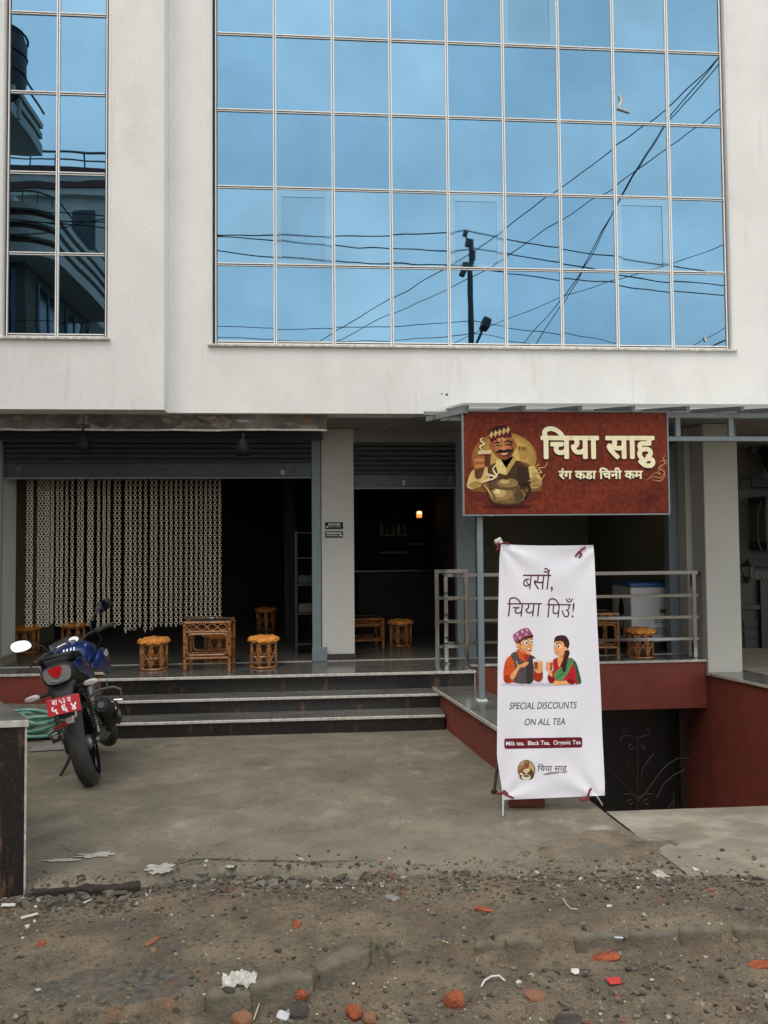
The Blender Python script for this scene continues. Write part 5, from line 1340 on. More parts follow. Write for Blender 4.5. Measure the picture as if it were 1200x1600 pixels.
for s,pp in ((-1,[(-.22,.95,1.03),(-.22,1.02,.94),(-.10,1.08,.86)]),(1,[(.22,.95,1.03),(.25,1.04,.95),(.12,1.10,.84)])):
    m=MB(); m.tube(pp,.006,6); bk(m,'control_cable',M['wire'],hb)
bk=_bk

# ================================================================== HOSE, PLATE, GATE BLOCK
hz=thing('garden_hose','coiled green garden hose lying on the concrete behind the motorcycle','hose',(-2.72,7.25,.03))
random.seed(11); P=[]
_h=at(50,1140,Z=.06); cx,cy=_h.x,_h.y
for i in range(190):
    t=i/24*2*math.pi/1.0*1.0; rr=.27+.05*math.sin(i*.11)+.035*math.sin(i*.37)
    a=i*2*math.pi/27
    P.append((cx+rr*1.05*math.cos(a)+.03*math.sin(i*.05),cy+rr*.8*math.sin(a),gz(cy+rr*math.sin(a))+.024+.0009*i+.04*(.5+.5*math.sin(a*2+i*.02))))
m=MB(); m.tube(P,.0165,8); m.build('coil',M['hose'],hz,smooth='all')
m=MB(); Q=[]
for i in range(40):
    t=i/39; Q.append((cx-.2+.42*t,cy-.16+.3*math.sin(t*6.0)*.6,.19+.02*math.sin(t*11)))
m.tube(Q,.0165,8); m.build('loose_loop',M['hose'],hz,smooth='all')
p=gr(78,1171); m=MB(); m.bbox(-.16,.15,-.10,.10,0,.012,.003,Matrix.Translation(p+Vector((0,0,.006)))@Matrix.Rotation(R(-4.3),4,'X')@Matrix.Rotation(R(8),4,'Z')); tag(m.build('drain_cover',flat('drain_grey',(.22,.22,.21))),'small grey drain cover in the concrete left of the motorcycle','drain cover')
p=at(42,1056,Z=.20)
m=MB(); m.bbox(-.11,.11,-.05,.05,0,.06,.015,Matrix.Translation((p.x+.1,8.3,.17))@Matrix.Rotation(R(20),4,'Z')); tag(m.build('concrete_lump',M['rubble']),'lump of broken concrete on the rough ledge behind the motorcycle','rubble')
for k,(dx,dy,rz) in enumerate(((-.05,7.95,.2),(.10,8.0,-.1))):
    m=MB(); m.loft([(0,-.12,0,.03,.008),(0,-.06,0,.045,.010),(0,.04,0,.040,.010),(0,.12,0,.042,.010),(0,.14,0,.02,.006)],12,2.4); sl=m.build('slipper',M['gasket'],smooth=True)
    sl.location=(p.x+dx,dy,.185+.02); sl.rotation_euler=(.05,0,rz); tag(sl,('left' if k==0 else 'right')+' dark slipper of the pair on the rough ledge behind the motorcycle','slipper')
    m=MB(); m.tube([(-.04,.03,.005),(-.02,.07,.035),(0,.085,.04),(.02,.07,.035),(.04,.03,.005)],.007,6); o=m.build('strap',M['gasket'],sl,smooth=True)
blk=thing('gate_block','dark veined granite block with polished top at the left edge','pillar',(-1.9,4.4,.2))
A=at(39,1405,Y=3.80); ztop=at(42,1124,Y=3.80).z
poly=[(A.x,3.80),(A.x-1.3,3.76),(A.x-1.3,6.4)]
bk2=at(0,1097,Z=ztop); dx,dy=bk2.x-A.x,bk2.y-3.80; poly[2]=(A.x-1.3,3.80+dy/dx*(-1.3))
m=MB(); m.prism(poly,.05,ztop-.03); m.build('block_body',M['granite_vein'],blk)
pc=[(A.x+.014,3.795),(A.x-1.3,3.745),(A.x-1.3,poly[2][1]+.02)]
m=MB(); m.prism(pc,ztop-.0295,ztop); m.build('top_slab',M['granite_top'],blk)
m=MB(); m.add([(A.x+.015,3.787,ztop-.032),(A.x-1.3,3.737,ztop-.032),(A.x-1.3,3.737,ztop-.001),(A.x+.015,3.787,ztop-.001),(A.x+.012,3.794,ztop-.032),(A.x-1.3,3.744,ztop-.032),(A.x-1.3,3.744,ztop-.001),(A.x+.012,3.794,ztop-.001)],[(0,1,2,3),(4,7,6,5),(0,4,5,1),(3,2,6,7),(0,3,7,4)]); m.build('slab_edge',M['granite_edge'],blk)
m=MB(); m.box(A.x-.004,A.x+.004,3.7925,3.7985,.2,ztop-.034); m.build('corner_joint',M['granite_edge'],blk)

# ================================================================== KERB, RUBBLE, LITTER
def gd(px,py):
    d=ray(px,py); t=(SL*Y0-.12-EYE.z)/(d.z+SL*d.y)
    for _ in range(14):
        p=EYE+d*t; e=p.z-max(dirt_z(p.x,p.y),-9); t+=e/(-d.z)*.8
    return EYE+d*t
def rock(size,seed,flatn=1.0,sub=2,sharp=1.0):
    bm=bmesh.new(); bmesh.ops.create_icosphere(bm,subdivisions=sub,radius=1)
    for v in bm.verts:
        q=v.co*1.3+Vector((seed*3.1,seed*1.7,seed)); k=1+.35*noise.noise(q)+.18*noise.noise(q*2.7)
        c=v.co*k
        if sharp<1: c=Vector([math.copysign(abs(a)**sharp,a) for a in c])
        v.co=Vector((c.x*size[0],c.y*size[1],c.z*size[2]*flatn))
    bm.verts.index_update(); V=[v.co.copy() for v in bm.verts];F=[[v.index for v in f.verts] for f in bm.faces]; bm.free(); return V,F
kp=[(335,395,1512),(397,488,1504),(491,572,1478),(600,660,1466),(738,786,1464),(788,846,1466),(893,972,1462),(985,1058,1462),(1060,1130,1458),(1150,1215,1455)]
ordn=['first','second','third','fourth','fifth','sixth','seventh','eighth','ninth','tenth']
for k,(a,b,py) in enumerate(kp):
    pa=gd(a,py+(8 if k==2 else 0)); pb=gd(b,py-(14 if k==2 else 2)); ya,yb=kerb_y(pa.x),kerb_y(pb.x)
    L=(pb-pa).length; ang=math.atan2(yb-ya,pb.x-pa.x)
    bm=bmesh.new(); bmesh.ops.create_cube(bm,size=1)
    bmesh.ops.subdivide_edges(bm,edges=bm.edges[:],cuts=9,use_grid_fill=True)
    for v in bm.verts: v.co=v.co.lerp(v.co.normalized()*.62,.16)
    for v in bm.verts:
        q=Vector((v.co.x*L*1.0,v.co.y*.075,v.co.z*.15)); nn=Vector((fbm(q.x+k,q.z,6,3,k),fbm(q.x+k,q.y,6,3,k+5),fbm(q.x+k,q.y+q.z,7,3,k+9)))*.018; v.co=q+nn
    bm.verts.index_update(); m=MB(); m.add([v.co.copy() for v in bm.verts],[[v.index for v in f.verts] for f in bm.faces]); bm.free()
    o=m.build('kerb_stone',M['kerb'],smooth='all')
    xc=(pa.x+pb.x)/2; yc=(ya+yb)/2+.012; o.location=(xc,yc,dirt_z(xc,yc+.09)-.064+(.0 if k<3 else -.014)); o.rotation_euler=(R(-4),0,ang)
    tag(o,ordn[k]+' broken kerb stone from the left in the dirt','kerb stone','broken kerb stones')
def loose(px,py,size,name,m,label,cat,seed,flatn=.7,sharp=.75,sink=.25,rz=None,sub=2):
    p=gd(px,py); V,F=rock(size,seed,flatn,sub,sharp); mb=MB(); mb.add(V,F); o=mb.build(name,m,smooth=(sharp>=.95))
    o.location=p+Vector((0,size[1]*.5,size[2]*flatn*(1-sink*2))); o.rotation_euler=(random.uniform(-.2,.2),random.uniform(-.2,.2),rz if rz is not None else random.uniform(0,3))
    return tag(o,label,cat)
G1=mat('river_stone',(.20,.195,.175),.75,var=.25,scale=8,bump=.2)
GD=mat('dark_clod',(.045,.04,.034),.95,var=.3,scale=20,bump=.6)
B2=mat('dusty_brick',(.22,.075,.035),.95,var=.4,scale=18,col2=(.18,.10,.06),bump=.9,bscale=60)
loose(470,1546,(.055,.036,.028),'stone',G1,'smooth grey stone beside the kerb, above the orange brick chunk','stone',1,1,1,.2,.2)
loose(470,1566,(.030,.026,.024),'brick_chunk',M['brick'],'bright orange brick chunk in front of the smooth grey stone','brick',2,1,.7,.15)
loose(468,1586,(.04,.032,.02),'clod',GD,'dark earth clod just below the orange brick chunk','clod',3)
loose(712,1574,(.036,.03,.024),'brick_chunk',M['brick'],'red brick chunk alone near the bottom edge, right of centre','brick',4,1,.6,.15)
loose(378,1604,(.036,.03,.022),'brick_chunk',B2,'dark red brick chunk cut by the bottom edge, left of centre','brick',5,1,.7,.2)
loose(945,1500,(.062,.03,.016),'brick_shard',M['brick'],'long flat orange brick shard right of the banner in front of the kerb','brick',6,.7,.8,.3,-.3)
loose(840,1561,(.045,.03,.014),'brick_shard',B2,'flat dull orange brick shard near the bottom, below the white strip','brick',7,.7,.8,.35,.1)
loose(757,1425,(.045,.016,.012),'brick_shard',M['brick'],'slim orange brick shard behind the kerb stones','brick',8,.8,.8,.2,-.4)
loose(463,1447,(.03,.018,.012),'brick_shard',M['brick'],'small round orange brick shard on the dirt, left of centre','brick',9,.8,.9,.3)
loose(235,1475,(.04,.02,.012),'brick_shard',B2,'dull brick shard in the dirt on the left','brick',10,.8,.8,.3)
loose(63,1478,(.02,.015,.012),'brick_shard',M['brick'],'tiny orange brick shard at far left of the dirt','brick',12,.8,.8,.3)
loose(553,1590,(.036,.026,.02),'brick_chunk',M['brick'],'orange brick rubble piece near the bottom edge, centre','brick',13,.9,.7,.2)
loose(578,1598,(.03,.024,.018),'brick_chunk',B2,'dull brick piece at the bottom edge beside the orange rubble','brick',15,.9,.7,.2)
loose(1190,1512,(.04,.025,.012),'brick_shard',M['brick'],'flat orange brick shard at the right edge of the dirt','brick',16,.7,.8,.3)
loose(525,1517,(.014,.013,.012),'pebble',mat('pink_pebble',(.42,.16,.12),.8),'small pink pebble in front of the kerb','pebble',17,1,1,.1)
loose(535,1521,(.011,.010,.009),'pebble',M['paper'],'small white pebble next to the pink pebble','pebble',18,1,1,.1)
loose(358,1552,(.026,.018,.014),'clod',GD,'dark pebble under the crumpled white plastic','clod',19)
loose(890,1604,(.05,.035,.02),'clod',GD,'dark wet clod at the bottom edge, right of the red brick','clod',20)
loose(442,1592,(.026,.02,.006),'glass_shard',mat('frosted_shard',(.45,.46,.46),.2),'flat pale glass shard near the bottom edge','glass',21,1,.6,.0)
loose(900,1522,(.022,.016,.008),'paper_scrap',M['paper'],'white crumb of plaster in front of the kerb, right','scrap',22,1,.8,.1)
loose(612,1412-6,(.04,.02,.010),'stone',G1,'flat grey stone on the dirt just below the concrete lip','stone',23,.8,.9,.2)
# crumpled plastic, wrapper, strip, sticks, weed
p=gd(372,1545); m=MB(); V=[];F=[];n=22
for j in range(n+1):
    for i in range(n+1):
        u,v=i/n-.5,j/n-.5; q=Vector((u*5,v*5,2)); V.append(p+Vector((u*.125+.012*noise.noise(q*2),v*.07+.04,.028+.024*noise.noise(q*2.2)+.016*noise.noise(q*5)-.06*(u*u+v*v))))
for j in range(n):
    for i in range(n):
        a=j*(n+1)+i; F.append((a,a+1,a+n+2,a+n+1))
m.add(V,F); tag(m.build('plastic_scrap',M['paper'],smooth=False,fix=False),'crumpled white plastic bag scrap beside the kerb','plastic scrap')
def flatbit(px,py,w_,d_,m,label,name,cat,rz,th=.004):
    p=gd(px,py); mb=MB(); mb.bbox(-w_/2,w_/2,-d_/2,d_/2,0,th,th*.3,Matrix.Translation(p+Vector((0,d_*.4,.008)))@Matrix.Rotation(rz,4,'Z')@Matrix.Rotation(.12,4,'X')@Matrix.Rotation(.08,4,'Y')); return tag(mb.build(name,m),label,cat)
flatbit(393,1549,.045,.03,M['red_wrap'],'small red wrapper touching the crumpled white plastic','wrapper','wrapper',.4,.008)
rw=flatbit(962,1540,.055,.035,M['red_wrap'],'red and white packet flat on the dirt, lower right','wrapper','wrapper',.15)
flatbit(45,1436,.075,.013,M['paper'],'white stick lying on the dirt at the far left','stick','stick',.7,.008)
flatbit(137,1412,.05,.008,M['paper'],'thin white splinter just below the concrete lip, left','stick','stick',1.0,.006)
flatbit(12,1419,.06,.02,M['paper'],'white paper strip at the foot of the granite block','stick','paper scrap',.1,.006)
def strand(pts,r,m,label,name,cat):
    mb=MB(); P=[gd(x,y)+Vector((0,0,.008+z)) for x,y,z in pts]; mb.tube(P,r,6); return tag(mb.build(name,m,smooth=True),label,cat)
strand([(752,1545,0),(757,1538,.006),(768,1533,.01),(780,1532,.01),(789,1536,.0)],.0035,M['paper'],'curved white plastic strip on the dirt near the bottom','plastic_strip','plastic strip')
TW=mat('dry_straw',(.42,.34,.20),.8)
strand([(880,1407,.0),(884,1416,.004),(892,1423,.0),(902,1424,.002)],.003,TW,'bent dry straw on the dirt behind the kerb','straw','straw')
strand([(396,1598,0),(401,1588,.01),(405,1578,.015)],.0028,TW,'upright dry straw by the bottom edge','straw','straw')
strand([(690,1469+4,.0),(700,1478,.004)],.003,TW,'short straw at the fourth kerb stone','straw','straw')
strand([(960,1470,.006),(972,1471,.008),(982,1473,.006)],.006,M['steel'],'crushed silver foil tube on a kerb stone','foil','foil')
wd=thing('weed','small green weed growing at the third kerb stone','weed',gd(588,1488))
random.seed(5); m=MB()
for k in range(60):
    a=random.uniform(0,6.28); rr=random.uniform(.0,.06); c=WLOC[wd.name]+Vector((rr*math.cos(a)*1.5,rr*math.sin(a)*.6+.02,random.uniform(.0,.022)+.004)); l=random.uniform(.008,.018); b=random.uniform(0,6.28)
    d=Vector((math.cos(b),math.sin(b),.5))*l; s_=Vector((-math.sin(b),math.cos(b),0))*l*.35
    m.add([c,c+d*.5+s_,c+d,c+d*.5-s_],[(0,1,2,3)])
m.build('leaves',M['leaf'],wd,fix=False)

# dark tarry patch in the dirt at the lower left
mb=MB(); pc=gd(190,1545); n=70; V=[(pc.x,pc.y+.02,dirt_z(pc.x,pc.y+.02)+.006)]; F=[]
for ring in range(1,9):
    for i in range(n):
        a=2*math.pi*i/n; k=(ring/8)*(.85+.5*fbm(math.cos(a)*1.1,math.sin(a)*1.1,1.5,5,3)); x,y=pc.x+.40*k*math.cos(a),pc.y+.02+.17*k*math.sin(a); V.append((x,y,dirt_z(x,y)+(.006 if ring<7 else .002 if ring<8 else -.006)))
F+=[(0,1+i,1+(i+1)%n) for i in range(n)]
for ring in range(7):
    for i in range(n): F.append((1+ring*n+i,1+(ring+1)*n+i,1+(ring+1)*n+(i+1)%n,1+ring*n+(i+1)%n))
mb.add(V,F); TP=mat('tarry_grit',(.072,.065,.053),.95,var=.6,scale=30,bump=1,bscale=70,det=10); layer(TP,(.17,.15,.12),50,.56,.70,.8,detail=4); layer(TP,(.118,.091,.060),5,.50,.66,.8,detail=8); tag(mb.build('tar_patch',TP,smooth='all',fix=False),kind='structure')
# gravel, too small and many to pick apart
random.seed(21)
base=[]
for k in range(14):
    bm=bmesh.new(); bmesh.ops.create_cube(bm,size=1.5)
    for v in bm.verts: v.co=Vector((v.co.x*random.uniform(.55,1.25),v.co.y*random.uniform(.5,1.2),v.co.z*random.uniform(.3,.75)))+Vector([random.uniform(-.3,.3) for _ in range(3)])
    bmesh.ops.triangulate(bm,faces=bm.faces[:]); bm.verts.index_update(); base.append(([v.co.copy() for v in bm.verts],[[v.index for v in f.verts] for f in bm.faces])); bm.free()
pal=[((.15,.13,.10),34),((.095,.080,.058),44),((.05,.044,.036),28),((.26,.235,.195),9),((.50,.47,.42),4),((.22,.066,.03),4),((.15,.11,.066),24)]
pl=[c for c,w_ in pal for _ in range(w_)]
def gravel(n,fx,fy,rmin,rmax,name,extra=0,pw=2.6):
    m=MB()
    for _ in range(n):
        x=fx(); y=fy(x)
        on=y>lip(x)-.0
        if on and name!='yard_grit' and random.random()<.55: continue
        s=rmin+(rmax-rmin)*random.random()**pw
        V,F=random.choice(base); c=random.choice(pl); f=random.uniform(.75,1.25); m.col=tuple(v*f for v in c)
        a=random.uniform(0,6.28); ca,sa=math.cos(a),math.sin(a); st_=random.uniform(.6,1.2); z=(gz(y)+.002 if on else dirt_z(x,y))+s*.22
        m.add([(x+s*(v.x*ca-v.y*sa*st_),y+s*(v.x*sa+v.y*ca*st_),z+s*v.z) for v in V],F)
    return tag(m.build(name,M['stone_v'],smooth=False,fix=False),{'gravel':'loose gravel strewn over the dirt road','grit':'fine grit strewn over the dirt road','yard_grit':'sparse grit scattered on the concrete yard'}[name],'gravel',kind='stuff')
ux=lambda:random.uniform(-1.9,2.6)
def dense(x):
    r=random.random()
    if r<.45: return lip(x)-random.gauss(.06,.12)
    if r<.75: return random.uniform(2.2,2.95)
    return random.uniform(2.2,3.9)
gravel(500,lambda:random.uniform(-1.4,1.7),lambda x:random.uniform(3.9,7.4),.0015,.006,'yard_grit',pw=2.5)
gravel(15000,ux,dense,.0018,.015,'gravel',pw=4.2)
gravel(16000,ux,lambda x:random.uniform(2.2,3.9),.0012,.0045,'grit',pw=1.5)
# broken lumps along the lip
m=MB(); random.seed(9)
for k in range(320):
    x=random.uniform(-1.45,.3) if k<270 else random.uniform(.3,1.7); y=lip(x)-abs(random.gauss(.03,.07)); s=.006+.028*random.random()**2.6*(1 if x<.2 else .5)
    V,F=random.choice(base); c=random.choice(((.13,.115,.088),(.16,.142,.11),(.08,.07,.055))); m.col=c
    z=dirt_z(x,y)+s*.3; a=random.uniform(0,6.28); ca,sa=math.cos(a),math.sin(a)
    m.add([(x+s*(v.x*ca-v.y*sa),y+s*(v.x*sa+v.y*ca),z+s*v.z) for v in V],F)
tag(m.build('concrete_rubble',M['stone_v'],smooth=False,fix=False),'crumbled concrete along the broken front lip of the yard','rubble',kind='stuff')
# half-buried near-black brick ends under the lip on the left
for k,(px,py,L) in enumerate(((95,1402,.30),(172,1404,.24))):
    p=gd(px,py); m=MB(); m.bbox(-L/2,L/2,-.05,.05,-.03,.026,.008,Matrix.Translation((p.x,lip(p.x)+.035,p.z+.012))@Matrix.Rotation(.06,4,'Z')); tag(m.build('brick',mat('dark_lip_brick_%d'%k,(.028,.019,.015),.95,var=.4,scale=30,bump=.6)),('left' if k==0 else 'right')+' dark brick bedded under the broken concrete lip','brick')
# white mortar spills and a leaf or two on the yard
def spill(px,py,rx,ry,seed,label,col):
    p=gr(px,py); m=MB(); n=60; V=[(p.x,p.y,gz(p.y)+.009)]
    for i in range(n):
        a=2*math.pi*i/n; k=.75+.75*fbm(math.cos(a)*1.2+seed,math.sin(a)*1.2,1.6,4,seed); x,y=p.x+rx*k*math.cos(a),p.y+ry*k*math.sin(a); V.append((x,y,gz(y)+.0045))
    m.add(V,[(0,1+i,1+(i+1)%n) for i in range(n)]); return tag(m.build('mortar_spill',col,smooth='all',fix=False),label,'mortar')
MS=mat('dried_mortar',(.44,.42,.37),.95,var=.25,scale=18,bump=.8,col2=(.27,.25,.21)); 
spill(250,1358,.10,.09,1,'round white mortar spill at the front of the concrete yard',MS)
spill(150,1337,.13,.05,2.4,'long pale mortar smear left of the round white spill',MS)
spill(95,1345,.12,.03,4.4,'faint pale mortar smear beside the granite block',MS)
spill(360,1355,.03,.03,5.4,'small pale mortar dab right of the round white spill',MS)
spill(1032,1368,.045,.07,3.1,'pale mortar patch on the joint of yard and pavement',MS)
# ================================================================== NEIGHBOUR HOUSE (right gap)
nb=thing('neighbour_house','dim grey neighbouring house seen past the right column','building',(6.8,11,0))
m=MB(); m.box(5.6,10,11.0,14,.2,9); m.build('wall',M['neigh'],nb)
za=at(1180,757,Y=10.9).z
m=MB(); m.sqbar((5.7,10.93,za-.09),(6.35,10.93,za+.02),.14,.13); m.sqbar((6.35,10.92,za+.02),(9,10.92,za+.03),.14,.13); m.build('string_course',M['neigh_dark'],nb)
zb2=at(1185,875,Y=10.9).z
m=MB(); m.box(5.6,9,10.85,10.99,zb2-.10,zb2+.02); m.build('string_course',M['neigh_dark'],nb)
p,q=at(1187,778,Y=10.7),at(1225,858,Y=10.7)
m=MB(); m.bbox(p.x,q.x+.4,10.55,10.99,q.z,p.z,.02); wn=m.build('bay_box',M['neigh'],nb)
m=MB(); m.box(p.x-.01,q.x+.41,10.53,10.98,q.z-.02,q.z+.11); m.build('bay_foot',M['neigh_dark'],wn)
m=MB(); m.box(p.x-.01,q.x+.41,10.535,10.985,p.z-.10,p.z+.02); m.build('bay_head',M['neigh_dark'],wn)
m=MB(); m.tube([at(x,y,Y=10.5) for x,y in ((1189,782),(1184,800),(1183,830),(1185,850),(1191,862))],.012,6); tag(m.build('drain_cable',M['wire'],smooth=True),'black cable hanging down the neighbouring grey wall','cable')
ds=thing('satellite_dish','dark satellite dish with feed arm on the neighbouring wall','satellite dish',at(1204,716,Y=10.75))
c=at(1208,716,Y=10.72); m=MB(); m.lathe([(.30,-.08),(.22,-.03),(.1,-.005),(0,0)],28,c,Matrix.Rotation(R(70),4,'Y')@Matrix.Rotation(R(15),4,'X')); m.build('dish',M['neigh_dark'],ds,smooth=True)
m=MB(); m.tube([at(1196,716,Y=10.7),at(1175,705,Y=10.5)],.012,6); m.build('feed_arm',M['neigh_dark'],ds)
m=MB(); m.lathe([(.0,-.03),(.04,-.03),(.05,0),(.03,.05),(0,.06)],14,at(1173,704,Y=10.5)); m.build('feed_horn',M['neigh_dark'],ds,smooth=True)
m=MB(); m.tube([at(1194,732,Y=10.7),at(1206,728,Y=10.9)],.02,6); m.build('wall_bracket',M['grey_metal'],ds)
gp=10.35
gt=thing('panelled_gate','dark panelled metal gate below the neighbouring wall','gate',(7,gp,.3))
z1=at(1180,906,Y=gp).z
m=MB(); m.box(5.7,9,gp,gp+.06,.3,z1); m.build('gate_leaf',M['gatemetal'],gt)
zz=[at(1175,y,Y=gp).z for y in (968,982,998,1014,1030)]
xa,xb=at(1164,1000,Y=gp).x-.02,at(1184,1000,Y=gp).x
for a,b in zip(zz,zz[1:]):
    m=MB(); m.bbox(xa,xb,gp-.02,gp-.001,b+.012,a-.012,.006); m.build('gate_board',M['neigh_dark'],gt)
    m=MB(); m.bbox(xb+.12,xb+.9,gp-.02,gp-.001,b+.012,a-.012,.006); m.build('gate_board',M['neigh_dark'],gt)
m=MB(); m.sqbar((xb+.06,gp-.03,.3),(xb+.06,gp-.03,z1),.08); m.build('gate_stile',M['gatemetal'],gt)
m=MB(); m.sqbar((5.7,gp-.03,at(1180,948,Y=gp).z),(9,gp-.03,at(1180,948,Y=gp).z),.06); m.build('gate_rail',M['gatemetal'],gt)
for k in range(14):
    x=5.9+k*.1; m=MB(); m.lathe([(.008,0),(.02,.03),(.0,.11)],6,(x,gp+.03,z1)); m.build('spike',mat('spike_brass',(.16,.13,.07),.5) if k==0 else bpy.data.materials['spike_brass'],gt)
lp=at(1168,893,Y=10.3)
lt=thing('lantern','black four-sided wall lantern above the panelled gate','lamp',lp)
m=MB(); m.lathe([(.05,-.07),(.085,.07),(.095,.075)],4,lp); m.build('glass_box',flat('lantern_glass',(.12,.12,.11)),lt)
m=MB(); m.lathe([(.11,.076),(.05,.13),(.012,.16),(.015,.19)],4,lp); m.build('roof',M['gatemetal'],lt)
m=MB(); m.lathe([(.02,-.16),(.06,-.08),(.05,-.071)],8,lp); m.build('base',M['gatemetal'],lt)
for k in range(4):
    a=R(90*k); m=MB(); m.tube([lp+Vector((.052*math.cos(a),.052*math.sin(a),-.07)),lp+Vector((.088*math.cos(a),.088*math.sin(a),.075))],.008,5); m.build('corner_bar',M['gatemetal'],lt)
m=MB(); m.tube([lp+Vector((0,0,-.15)),(lp.x,lp.y,z1-.02)],.012,6); m.build('stem',M['gatemetal'],lt)

# ================================================================== ACROSS THE STREET (seen mirrored in the glass)
GM,GL=8.055,7.855
def mir(px,py,Yv,G=GM): p=at(px,py,Y=Yv); return Vector((p.x,2*G-p.y,p.z))
# utility pole and street lamp
pp=mir(739,450,19); PXo,PYo=pp.x,pp.y
up_=thing('utility_pole','dark steel utility pole with insulators mirrored in the blue glass','utility pole',(PXo,PYo,.3))
zt=mir(736,377,19).z
m=MB(); m.tube([(PXo,PYo,.25),(PXo,PYo,5),(PXo-.03,PYo,zt)],[.10,.085,.065],12); m.build('shaft',M['pole'],up_,smooth=True)
def stub(px,py,w_,h_,nm,tilt=0):
    q=mir(px,py,19); m=MB(); m.bbox(-w_/2,w_/2,-.06,.06,-h_/2,h_/2,.02,Matrix.Translation(q)@Matrix.Rotation(tilt,4,'Y')); m.build(nm,M['pole'],up_)
stub(731,382,.13,.22,'bracket',.2); stub(727,367,.12,.16,'insulator',.3); stub(739,401,.12,.22,'bracket'); stub(734,416,.28,.10,'cross_arm',.6); stub(726,414,.12,.14,'insulator'); stub(727,424,.16,.30,'cross_arm',.45)
m=MB(); m.tube([mir(731,385,19),mir(727,366,19)],.025,6); m.build('insulator_pin',M['pole'],up_)
sl_=thing('street_lamp','flat-headed street lamp beside the pole, mirrored in the blue glass','street lamp',(PXo+.25,PYo,.3))
m=MB(); a,b=mir(747,540,18.8),mir(755,515,18.8); m.tube([(a.x-.05,a.y,.3),a,b],.035,8); m.build('lamp_post',M['pole'],sl_,smooth=True)
m=MB(); c=mir(760,507,18.8); m.bbox(-.11,.11,-.2,.2,-.14,.14,.03,Matrix.Translation(c)@Matrix.Rotation(R(18),4,'Y')); m.build('lamp_head',M['pole'],sl_)
# overhead cables
def cable(pts,r,label,yv0=19,yv1=19,ext0=0,ext1=0):
    n=len(pts); P=[]
    for i,(x,y) in enumerate(pts): P.append(mir(x,y,yv0+(yv1-yv0)*i/(n-1)))
    if ext0: d=(P[0]-P[1]); P.insert(0,P[0]+d.normalized()*ext0)
    if ext1: d=(P[-1]-P[-2]); P.append(P[-1]+d.normalized()*ext1)
    m=MB(); m.tube(P,r,5); tag(m.build('overhead_cable',M['wire'],smooth=True),label,'cable','overhead cables mirrored in the glass')
cable([(340,366),(430,368.5),(520,371),(610,371),(700,366),(727,362)],.016,'topmost street cable left of the mirrored pole',ext0=14)
cable([(340,367.5),(430,376),(520,386),(610,392),(700,395),(735,392)],.015,'second street cable left of the mirrored pole',ext0=14)
cable([(340,391),(430,402),(520,410),(610,414),(700,415),(735,412)],.015,'third street cable left of the mirrored pole',ext0=14)
cable([(340,510),(430,511),(520,512),(610,510),(700,505),(738,502)],.010,'fourth street cable left of the mirrored pole',ext0=14)
cable([(340,529),(430,530),(520,533),(610,533),(700,527),(738,521)],.010,'lowest street cable left of the mirrored pole',ext0=14)
cable([(727,362),(790,376),(876,391),(963,402),(1050,415),(1130,428)],.016,'topmost street cable right of the mirrored pole',ext1=14)
cable([(735,390),(790,397),(880,413),(963,427),(1050,439),(1136,446)],.015,'second street cable right of the mirrored pole',ext1=14)
cable([(735,414),(800,427),(880,435),(963,442),(1050,454),(1136,463)],.015,'third street cable right of the mirrored pole',ext1=14)
cable([(742,502),(790,510),(880,521),(960,538)],.010,'lower street cable right of the mirrored pole',ext1=12)
cable([(742,521),(800,530),(860,540)],.009,'lowest street cable right of the mirrored pole',ext1=12)
cable([(500,534),(610,467),(680,427),(745,392),(876,292),(1045,168),(1122,92)],.011,'long straight service cable rising to the upper right corner',21,12.5,ext0=10,ext1=2)
cable([(525,534),(610,492),(690,455),(740,434),(876,345),(963,290),(1050,228),(1130,166)],.010,'second straight service cable rising to the right edge',21,13,ext0=10,ext1=3)
cable([(818,540),(870,478),(925,400),(963,318),(1050,178),(1122,92)],.010,'steep drop cable left of its twin in the mirrored sky',19,12,ext0=9,ext1=2)
cable([(838,540),(900,440),(960,325),(1045,190),(1124,100)],.010,'steep drop cable right of its twin in the mirrored sky',19,12.2,ext0=9,ext1=2)
cable([(700,540),(790,500),(880,462),(963,437),(1050,412),(1130,384)],.009,'shallow cable rising to the right below the drop cables',20,17,ext0=8,ext1=8)
cable([(1085,540),(1110,527),(1136,512)],.009,'short thin cable at the lower right corner of the glass',19,19,ext0=6,ext1=8)
cable([(1108,543),(1120,539),(1136,533)],.022,'short thick cable at the lower right corner of the glass',19,19,ext0=6,ext1=8)
cable([(10,383),(90,377),(130,368),(170,360)],.010,'thin cable crossing the left window reflection',14,14,ext0=3,ext1=1.2)
